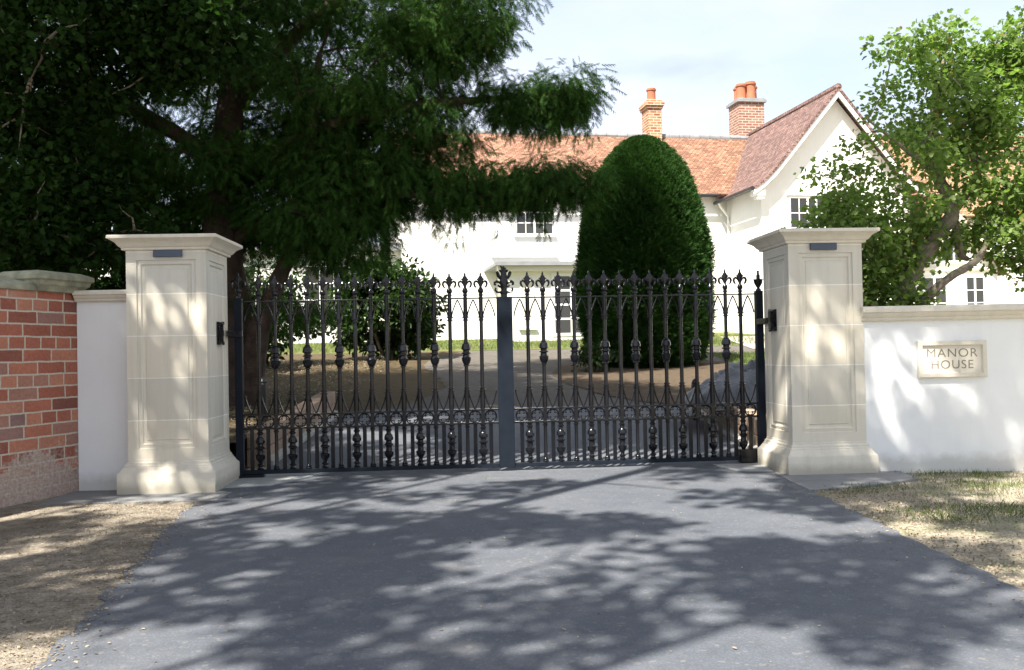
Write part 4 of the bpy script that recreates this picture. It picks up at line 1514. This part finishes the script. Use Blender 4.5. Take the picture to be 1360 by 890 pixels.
def leafy(parent, mat, centres, per, rad, size, flat=0.6, tv=LEAF_V, tf=LEAF_F, droop=0.35, up=0.9, name='crown'):
    K = len(centres)
    n = K * per
    ci = np.repeat(np.asarray(centres), per, axis=0)
    rr = np.repeat(rng.uniform(0.6, 1.25, K) * rad, per)
    off = rand_unit(n) * (rng.uniform(0, 1, n) ** 0.55)[:, None] * rr[:, None]
    off[:, 2] *= flat
    C = ci + off
    D = off / (np.linalg.norm(off, axis=1, keepdims=True) + 1e-6) * 0.8 + rng.normal(size=(n, 3)) * 0.5
    D[:, 2] -= droop
    N = rng.normal(size=(n, 3)) * 0.55
    N[:, 2] += up
    S = rng.uniform(0.65, 1.2, n) * size
    return inst_mesh(name, mat, C, D, N, S, tv, tf, parent)
def needly(parent, mat, centres, per, rad, size, hang=0.8, tmpl=SPRAY, flat=0.5, name='crown', axis=None):
    K = len(centres)
    n = K * per
    ci = np.repeat(np.asarray(centres), per, axis=0)
    u = rand_unit(n)
    off = u * (rng.uniform(0, 1, n) ** 0.5)[:, None] * rad
    off[:, 2] *= flat
    C = ci + off
    D = off / (np.linalg.norm(off, axis=1, keepdims=True) + 1e-6) + rng.normal(size=(n, 3)) * 0.35
    D[:, 2] -= hang
    if axis is not None:
        D += np.repeat(np.asarray(axis), per, axis=0)
    N = rng.normal(size=(n, 3)) * 0.5
    N[:, 2] += 0.9
    S = rng.uniform(0.6, 1.25, n) * size
    return inst_mesh(name, mat, C, D, N, S, tmpl[0], tmpl[1], parent)

def nodes_of(paths, k=6):
    out = []
    for pts, rad in paths:
        for a, b in zip(pts[:-1], pts[1:]):
            for i in range(k):
                out.append(np.array(a) + (np.array(b) - np.array(a)) * i / k)
        out.append(np.array(pts[-1]))
    return out

# --- great yew on the left, boughs reaching over the gate
def big_yew():
    t_ = empty('yew_tree', (-4.1, 13.6, gz(0, 13.6)))
    g0 = gz(0, 13.6)
    inv = Matrix.Translation(-t_.location)
    paths = [
        ([(0.1, 0, -0.1), (0.05, -0.1, 1.3), (-0.05, -0.2, 2.6), (0.05, -0.1, 4.2), (0.1, 0.1, 6.5), (0, 0.2, 8.5)], [0.36, 0.28, 0.24, 0.20, 0.14, 0.05]),
        ([(0.25, -0.1, 0.0), (0.55, -0.5, 1.2), (0.95, -0.7, 2.0), (1.3, -0.8, 3.2), (1.5, -0.7, 5.0)], [0.22, 0.14, 0.11, 0.09, 0.04]),
        ([(0.0, -0.15, 2.4), (1.2, -0.6, 2.95), (2.6, -1.0, 2.95), (3.9, -1.2, 2.85), (4.9, -1.3, 2.95)], [0.10, 0.075, 0.06, 0.04, 0.015]),
        ([(0.05, -0.1, 3.2), (1.3, -0.5, 3.9), (2.8, -0.8, 4.2), (4.0, -0.9, 4.25), (5.1, -1.0, 4.3)], [0.14, 0.10, 0.07, 0.045, 0.012]),
        ([(0.1, 0, 4.4), (1.4, -0.5, 5.6), (3.0, -0.8, 6.2), (4.2, -1.0, 5.7)], [0.12, 0.09, 0.06, 0.02]),
        ([(0, 0, 3.6), (-1.4, -0.6, 4.4), (-3.0, -0.9, 4.9), (-4.6, -0.8, 5.0)], [0.13, 0.10, 0.06, 0.02]),
        ([(0, 0, 5.4), (-1.0, 0.3, 6.9), (-2.4, 0.3, 7.8)], [0.10, 0.07, 0.02]),
        ([(0.1, 0.1, 6.2), (1.2, 0.2, 8.2), (2.4, 0.2, 9.6), (2.9, 0.2, 12.6)], [0.16, 0.13, 0.10, 0.03]),
    ]
    limb_mesh(paths, 'trunk', 'yew_bark', t_, 10)
    nd = nodes_of(paths)
    # crown volumes, local to the base (world minus location)
    E = [  # cx, cy, cz, rx, ry, rz, n
        (-0.6, 0.3, 5.0, 4.0, 2.6, 2.9, 190),
        (-3.4, 0.2, 3.2, 2.8, 1.8, 2.4, 110),
        (1.6, -0.3, 4.9, 2.0, 1.8, 2.3, 95),
        (1.0, -0.2, 3.15, 1.9, 1.4, 0.75, 60),
        (2.8, -0.9, 4.3, 1.05, 1.0, 1.00, 28),
        (3.2, -0.9, 3.08, 1.15, 0.8, 0.26, 24),
        (1.7, -0.8, 2.55, 0.9, 0.8, 0.50, 22),
        (4.55, -1.2, 3.05, 0.72, 0.5, 0.26, 16),
        (4.55, -0.95, 4.25, 0.72, 0.5, 0.34, 22),
        (3.3, -1.0, 5.5, 1.0, 0.9, 0.8, 40),
        (0.1, 0.0, 1.5, 1.5, 1.0, 0.35, 10),
        (-3.2, 0.8, 5.0, 3.0, 1.5, 2.8, 110),
        (2.2, 0.2, 10.9, 2.3, 1.9, 2.3, 200),  # unseen top of the crown, added to cast shade on the clipped yew
        (-0.6, -3.2, 7.9, 2.6, 1.4, 1.3, 60),  # unseen forward mass, added towards the sun to shade the lower boughs
        (-1.0, 1.9, 4.6, 3.0, 0.9, 2.6, 80),
        (-4.4, 0.6, 2.6, 2.6, 1.2, 1.6, 80),
        (1.0, 0.5, 3.6, 2.0, 1.0, 1.4, 50),
        (-1.0, 0.2, 8.6, 3.2, 2.0, 2.2, 60),
    ]
    cs = np.vstack([ell_points(e, e[6], 0.35) for e in E])
    twigs(cs, nd, 'branches', 'yew_bark', t_, 0.035)
    needly(t_, 'yew_needles', cs, 95, 0.50, 0.175, hang=0.9, flat=0.50)
    # hanging tresses along the right-hand boughs
    hp = []
    ax = []
    for e, q in ((E[5], 90), (E[7], 50), (E[8], 60), (E[6], 50), (E[4], 70), (E[9], 50)):
        p = ell_points(e, q, 0.75)
        p[:, 2] = np.minimum(p[:, 2], e[2] + 0.2)
        for c in p:
            L_ = random.uniform(0.12, 0.75) if random.random() < 0.3 else random.uniform(0.1, 0.35)
            for k in range(8):
                hp.append(c + np.array([random.uniform(-.03, .03), random.uniform(-.03, .03), -L_ * k / 8]))
    needly(t_, 'yew_needles', np.array(hp), 3, 0.05, 0.13, hang=2.0, name='hanging_shoots')
    tag(t_, 'huge dark spreading yew tree with boughs reaching over the gate', 'tree')
big_yew()

def broad_tree(name, loc, paths, E, mat, bark, per, rad, size, label, twr=0.03, flat=0.6, shell=0.35, twn=None, cat='tree', trunk_name='trunk', group=None, droop=0.35, up=0.9, tv=LEAF_V, tf=LEAF_F):
    t_ = empty(name, loc)
    if paths:
        limb_mesh(paths, trunk_name, bark, t_, 9)
    nd = nodes_of(paths)
    cs = np.vstack([ell_points(e, e[6], shell) for e in E])
    twigs(cs, nd, 'branches', bark, t_, twr, twn)
    leafy(t_, mat, cs, per, rad, size, flat, tv, tf, droop, up)
    tag(t_, label, cat, group)
    return t_
# broadleaf tree at the far left, nearer than the yew
broad_tree('broadleaf_tree', (-8.2, 10.9, 0.15),
    [([(0, 0, -0.1), (0.1, 0, 1.8), (0.0, 0.1, 3.5), (0.2, 0, 6.0), (0.3, 0, 8.5)], [0.30, 0.24, 0.20, 0.13, 0.03]),
     ([(0.05, 0.2, 3.2), (1.6, 0.4, 4.4), (3.2, 0.3, 4.9), (4.8, 0.1, 4.9)], [0.11, 0.08, 0.05, 0.015]),
     ([(0.1, 0, 4.6), (1.5, 0.1, 5.8), (3.4, 0.1, 6.6)], [0.12, 0.08, 0.02])],
    [(1.0, 0, 6.3, 3.0, 1.9, 2.6, 120), (3.0, -0.3, 4.7, 2.2, 1.1, 1.0, 60), (4.6, -0.2, 4.9, 1.4, 0.9, 0.9, 28), (1.4, -0.2, 3.6, 2.0, 1.0, 1.0, 60), (2.6, -0.2, 2.6, 1.8, 0.8, 0.6, 40)],
    'dark_leaves', 'grey_bark', 180, 0.55, 0.082, 'dark broadleaf tree at the far left, in front of the yew')

# right-hand tree behind the garden wall
RT = (4.95, 12.4, gz(0, 12.4))
broad_tree('lime_tree', RT,
    [([(0.25, 0.0, -0.1), (0.20, 0.0, 1.0), (0.34, 0.0, 1.7), (0.68, -0.05, 2.25), (0.92, -0.1, 2.62), (0.78, 0.0, 3.1), (0.74, 0.0, 3.6), (0.86, 0.1, 4.3), (1.0, 0.1, 4.9)], [0.17, 0.14, 0.120, 0.105, 0.090, 0.075, 0.06, 0.035, 0.008]),
     ([(0.24, 0, 1.1), (0.62, -0.3, 1.62), (1.05, -0.4, 1.92), (1.25, -0.3, 2.15)], [0.08, 0.055, 0.045, 0.03]),
     ([(0.92, -0.1, 2.6), (1.10, 0.1, 2.1), (1.25, 0.2, 2.0)], [0.05, 0.05, 0.03]),
     ([(0.92, -0.1, 2.62), (1.35, 0.1, 3.1), (1.38, 0.2, 3.5), (1.65, 0.2, 4.0), (2.1, 0.3, 4.6)], [0.07, 0.055, 0.05, 0.035, 0.008]),
     ([(1.38, 0.1, 3.3), (1.9, 0.2, 3.45), (2.5, 0.2, 3.8)], [0.04, 0.03, 0.01]),
     ([(0.78, 0, 3.1), (0.4, 0.1, 3.5), (-0.1, 0.1, 3.9)], [0.05, 0.035, 0.01]),
     ([(0.55, -0.05, 2.05), (0.0, 0.0, 2.3), (-0.5, 0.1, 2.6)], [0.05, 0.04, 0.015]),
     ([(2.5, -0.2, 0.6), (2.35, -0.25, 1.6), (1.95, -0.3, 2.1), (1.7, -0.3, 2.35)], [0.05, 0.04, 0.03, 0.01])],
    [(0.35, 0.0, 3.05, 1.15, 1.0, 0.95, 50), (1.0, 0.1, 4.0, 1.0, 0.9, 0.62, 28), (2.1, 0.1, 3.6, 1.0, 0.9, 1.25, 52), (-0.38, 0.0, 2.30, 0.55, 0.6, 0.62, 32),
     (-0.35, 0.1, 1.45, 0.36, 0.5, 0.60, 26), (0.05, 0.1, 1.75, 0.50, 0.5, 0.55, 22), (0.85, 0.2, 4.75, 0.85, 0.5, 0.50, 22), (1.9, 0.0, 2.35, 0.75, 0.6, 0.50, 18), (0.2, 0.0, 1.25, 0.36, 0.4, 0.30, 10), (2.3, 0.0, 4.6, 0.9, 0.6, 0.6, 34), (1.5, 0.0, 4.35, 0.6, 0.6, 0.5, 18), (2.7, 0.0, 2.9, 0.8, 0.6, 0.8, 24), (2.6, 0.1, 1.95, 0.7, 0.5, 0.5, 15), (1.2, 0.3, 2.3, 0.6, 0.4, 0.35, 10)],
    'lime_leaves', 'grey_bark', 78, 0.40, 0.078, 'bright green broadleaf tree behind the right wall', 0.022)
# dark shrub mass between the right pillar and the tree
# --- clipped yew
def topiary(loc, rx, rz, label):
    t_ = empty('clipped_yew', loc)
    def rad(z):
        # z from 0 to 1 up the egg
        if z < 0.03:
            return 0.72
        if z < 0.32:
            return 0.80 + 0.20 * math.sin((z / 0.32) * PI / 2)
        return max(0.0, 1.0 - ((z - 0.32) / 0.68) ** 2.3) ** 0.54
    mb = MB()
    mb.lathe([(max(0.02, rx * 0.86 * rad(z)), rz * (0.04 + z * 0.93)) for z in [i / 18 for i in range(19)]], 24)
    mb.build('inner_foliage', 'topiary_needles', t_)
    mb = MB()
    mb.tube([(0, 0, -0.1), (0.03, 0, 0.5)], [0.16, 0.13], 8)
    mb.build('trunk', 'yew_bark', t_)
    n = 78000
    z = rng.uniform(0.0, 1.0, n) ** 0.92
    a = rng.uniform(0, 2 * PI, n)
    r = np.array([rad(q) for q in z]) * rx
    lump_ = 1 + 0.030 * np.sin(a * 3 + z * 7) * np.cos(z * 10 + a * 2) + 0.022 * np.sin(a * 9 - z * 17) + 0.02 * np.sin(a * 17 + z * 31 + 2 * np.sin(z * 9))
    lump_ *= np.where(rng.uniform(0, 1, n) < 0.02, 1.06, 1.0)
    r = r * lump_ * rng.uniform(0.86, 1.02, n)
    C = np.stack([r * np.cos(a), r * np.sin(a), rz * z], 1)
    zt = np.where(z > 0.36, (z - 0.3), -0.05) * 1.5
    D = np.stack([np.cos(a), np.sin(a), zt + 0.35], 1) + rng.normal(size=(n, 3)) * 0.38
    N = rng.normal(size=(n, 3)) * 0.6
    N[:, 2] += 1.0
    inst_mesh('crown', 'topiary_needles', C, D, N, rng.uniform(0.07, 0.17, n), BROAD[0], BROAD[1], t_)
    tag(t_, label, 'topiary')
topiary((2.88, 20.0, gz(0, 20) - 0.05), 1.36, 4.86, 'tall clipped egg-shaped yew on the planting bed before the house')

# --- bushes inside the gate, left
def bush(loc, rx, ry, rz, n, per, mat, size, label, group=None, name='bush', bark='grey_bark', tv=OVAL_V, tf=OVAL_F, rad=0.34):
    k = 5
    paths = []
    for i in range(k):
        a = 2 * PI * i / k
        paths.append(([(0.08 * math.cos(a), 0.08 * math.sin(a), -0.05), (rx * 0.3 * math.cos(a), ry * 0.3 * math.sin(a), rz * 0.7), (rx * 0.6 * math.cos(a), ry * 0.6 * math.sin(a), rz * 1.4)], [0.04, 0.03, 0.01]))
    return broad_tree(name, loc, paths, [(0, 0, rz * 1.0, rx, ry, rz, n)], mat, bark, per, rad, size, label, 0.015, 0.8, 0.4, None, 'bush', 'stems', group, 0.2, 0.6, tv, tf)
bg_ = 'bushes inside the gate'
bush((-3.1, 23.0, gz(0, 23.0)), 1.45, 1.1, 1.22, 120, 85, 'laurel_leaves', 0.16, 'rounded green bush inside the gate, nearest to the drive', bg_)
bush((-6.2, 21.5, gz(0, 21.5)), 2.0, 0.9, 1.25, 95, 85, 'laurel_leaves', 0.13, 'wide dark bush inside the gate, beside the yew trunk', bg_)
bush((-6.9, 12.2, gz(0, 12.2)), 1.8, 0.8, 1.15, 110, 80, 'dark_leaves', 0.12, 'dark bush behind the brick wall and left pillar', bg_)
bush((-9.2, 14.5, gz(0, 14.5)), 2.4, 1.0, 1.9, 130, 80, 'dark_leaves', 0.14, 'tall dark bush behind the brick wall at the left edge', bg_)
bush((-8.6, 18.2, gz(0, 18.2)), 3.0, 1.0, 2.6, 220, 80, 'dark_leaves', 0.17, 'tall dark bush deep in the shade behind the yew', bg_)
bush((-13.2, 17.0, gz(0, 17.0)), 2.8, 1.0, 3.2, 230, 80, 'dark_leaves', 0.17, 'tallest dark bush, deep behind the brick wall', bg_)
# ground ivy / low plant at the foot of the clipped yew
bush((1.65, 18.6, gz(0, 18.6)), 0.45, 0.4, 0.28, 26, 50, 'laurel_leaves', 0.08, 'small leafy plant at the left foot of the clipped yew', None, 'garden_plant', rad=0.18)

# --- trees behind the camera whose crowns dapple the road
def shade_tree(loc, E, trunk_h, label, per=80, rad=0.42, size=0.13):
    paths = [([(0, 0, -0.1), (0.1, 0, trunk_h * 0.35), (0, 0.1, trunk_h * 0.7), (0.1, 0.1, trunk_h)], [0.42, 0.34, 0.26, 0.12])]
    for e in E:
        paths.append(([(0.05, 0.05, trunk_h * 0.55), (e[0] * 0.5, e[1] * 0.5, (trunk_h * 0.6 + e[2]) / 2), (e[0], e[1], e[2])], [0.10, 0.055, 0.015]))
    broad_tree('oak_tree', loc, paths, E, 'oak_leaves', 'grey_bark', per, rad, size, label, 0.028, 0.55, 0.2, group=None)
S_ = 1.0 / math.tan(R(SUN_EL))
shade_tree((-9.0, -6.0, 0), [(2.6, 5.6, 9.2, 2.6, 3.2, 1.2, 60), (5.8, 5.4, 9.0, 2.4, 3.2, 1.2, 58), (8.4, 5.8, 9.2, 1.8, 3.0, 1.1, 40), (-1.2, 9.2, 16.0, 4.0, 2.8, 1.8, 190), (6.4, 12.6, 10.2, 3.2, 2.2, 1.2, 150), (10.4, 14.0, 10.8, 2.4, 2.0, 1.2, 90), (2.8, 9.2, 9.4, 2.3, 1.3, 1.2, 66), (0.6, 8.2, 9.4, 1.6, 1.8, 1.1, 30), (6.2, 10.9, 9.8, 2.6, 1.2, 1.1, 84), (8.6, 11.4, 9.8, 1.6, 1.2, 1.1, 40)], 8.0, 'tall broadleaf tree behind the viewer whose crown overhangs the road on the left')  # some crown masses out of view are added to shade yew and inner drive
shade_tree((-1.0, -9.0, 0), [(0.3, 10.9, 11.0, 2.2, 1.4, 1.2, 40), (3.6, 10.9, 11.0, 2.4, 1.4, 1.2, 38), (5.4, 9.6, 11.4, 1.6, 1.5, 1.0, 22)], 10.0, 'tall broadleaf tree behind the viewer beside the middle of the road')

# ------------------------------------------------------------------ loose stuff
def scatter(n, fx, zoff=0.008):
    pts = []
    while len(pts) < n:
        p = fx()
        if p is not None:
            pts.append((p[0], p[1], gz(*p) + zoff))
    return np.array(pts)
def edge_l(y):
    q = sorted(dl, key=lambda p: p[1])
    return float(np.interp(y, [p[1] for p in q], [p[0] for p in q]))
def fl():
    y = random.uniform(1.8, 7.4)
    e = edge_l(y)
    x = e + 0.05 - abs(random.gauss(0, 0.7))
    return (x, y) if x > -4.6 else None
C = scatter(11000, fl)
n = len(C)
D = rng.normal(size=(n, 3)); D[:, 2] *= 0.25
N = rng.normal(size=(n, 3)) * 0.35; N[:, 2] += 1
o = inst_mesh('fallen_leaves', 'litter_leaves', C, D, N, rng.uniform(0.005, 0.020, n), OVAL_V, OVAL_F)
tag(o, 'dry leaf and straw litter on the left verge', 'leaf litter', kind='stuff')
def fl2():
    return (random.uniform(-7, -2.7), 9.2 + 14 * random.random() ** 1.3)
C = scatter(6000, fl2, 0.03)
f_ = np.clip(1 - np.maximum(0, C[:, 1] - 11.6) / 2.2, 0, 1)
C[:, 2] += 0.26 * f_
n = len(C)
D = rng.normal(size=(n, 3)); D[:, 2] *= 0.3
N = rng.normal(size=(n, 3)) * 0.4; N[:, 2] += 1
o = inst_mesh('fallen_leaves', 'litter_leaves', C, D, N, rng.uniform(0.025, 0.055, n), OVAL_V, OVAL_F)
tag(o, 'brown fallen leaves on the ground under the yew inside the gate', 'leaf litter', kind='stuff')
BL_V = [(-0.04, 0, 0), (0.04, 0, 0), (0.03, 0.5, 0.06), (0, 1.0, 0.25), (-0.03, 0.5, 0.06)]
BL_F = [(0, 1, 2, 3, 4)]
tuft = [(random.uniform(2.5, 6.5), random.uniform(5.9, 8.1)) for _ in range(110)]
def fg():
    c = random.choice(tuft)
    x, y = c[0] + random.gauss(0, 0.13), c[1] + random.gauss(0, 0.09)
    if x < 2.36 or (y > 7.45 and x < 3.3) or y > 8.18:
        return None
    return (x, y)
C = scatter(11000, fg, -0.004)
n = len(C)
D = rng.normal(size=(n, 3)) * 0.5; D[:, 2] = 1
N = rng.normal(size=(n, 3)); N[:, 2] = 0
o = inst_mesh('grass', 'grass_blades', C, D, N, rng.uniform(0.015, 0.05, n), BL_V, BL_F)
tag(o, 'thin patchy grass on the right verge below the wall', 'grass', kind='stuff')
def fp():
    y = random.uniform(3.2, 7.7)
    return (2.3 + abs(random.gauss(0, 0.5)), y) if random.random() < 0.6 else (random.uniform(2.3, 5.5), y)
C = scatter(5000, fp, 0.0)
n = len(C)
D = rng.normal(size=(n, 3)); D[:, 2] *= 0.3
N = rng.normal(size=(n, 3)) * 0.4; N[:, 2] += 1
o = inst_mesh('gravel', 'litter_leaves', C, D, N, rng.uniform(0.008, 0.022, n), [(-0.5, 0, 0), (0.1, -0.4, 0), (0.5, 0.1, 0), (0, 0.5, 0), (0, 0, 0.45)], [(0, 1, 4), (1, 2, 4), (2, 3, 4), (3, 0, 4)])
tag(o, 'loose straw coloured gravel and chippings on the right verge', 'gravel', kind='stuff')
def fd():
    y = random.uniform(2.4, 8.3)
    a = edge_l(y)
    if random.random() < 0.5:
        return (a + abs(random.gauss(0, 0.16)), y)
    if random.random() < 0.5:
        return (2.28 - abs(random.gauss(0, 0.15)), y)
    return (random.uniform(a, 2.28), y)
C = scatter(900, fd, 0.011)
n = len(C)
D = rng.normal(size=(n, 3)); D[:, 2] *= 0.25
N = rng.normal(size=(n, 3)) * 0.25; N[:, 2] += 1
o = inst_mesh('fallen_leaves', 'litter_leaves', C, D, N, rng.uniform(0.006, 0.024, n), OVAL_V, OVAL_F)
tag(o, 'scattered dry leaves and crumbs along the driveway edges', 'leaf litter', kind='stuff')
# lawn blades near the house
def fl3():
    return (random.uniform(-12, 12), random.uniform(25.6, 30.4)) if random.random() < 0.75 else (random.uniform(4.7, 10), random.uniform(19.6, 22.5))
C = scatter(24000, fl3, 0.0)
n = len(C)
D = rng.normal(size=(n, 3)) * 0.5; D[:, 2] = 1
N = rng.normal(size=(n, 3)); N[:, 2] = 0
o = inst_mesh('grass', 'grass_blades', C, D, N, rng.uniform(0.05, 0.13, n), BL_V, BL_F)
tag(o, 'grass of the lawn strip in front of the manor house', 'grass', kind='stuff')
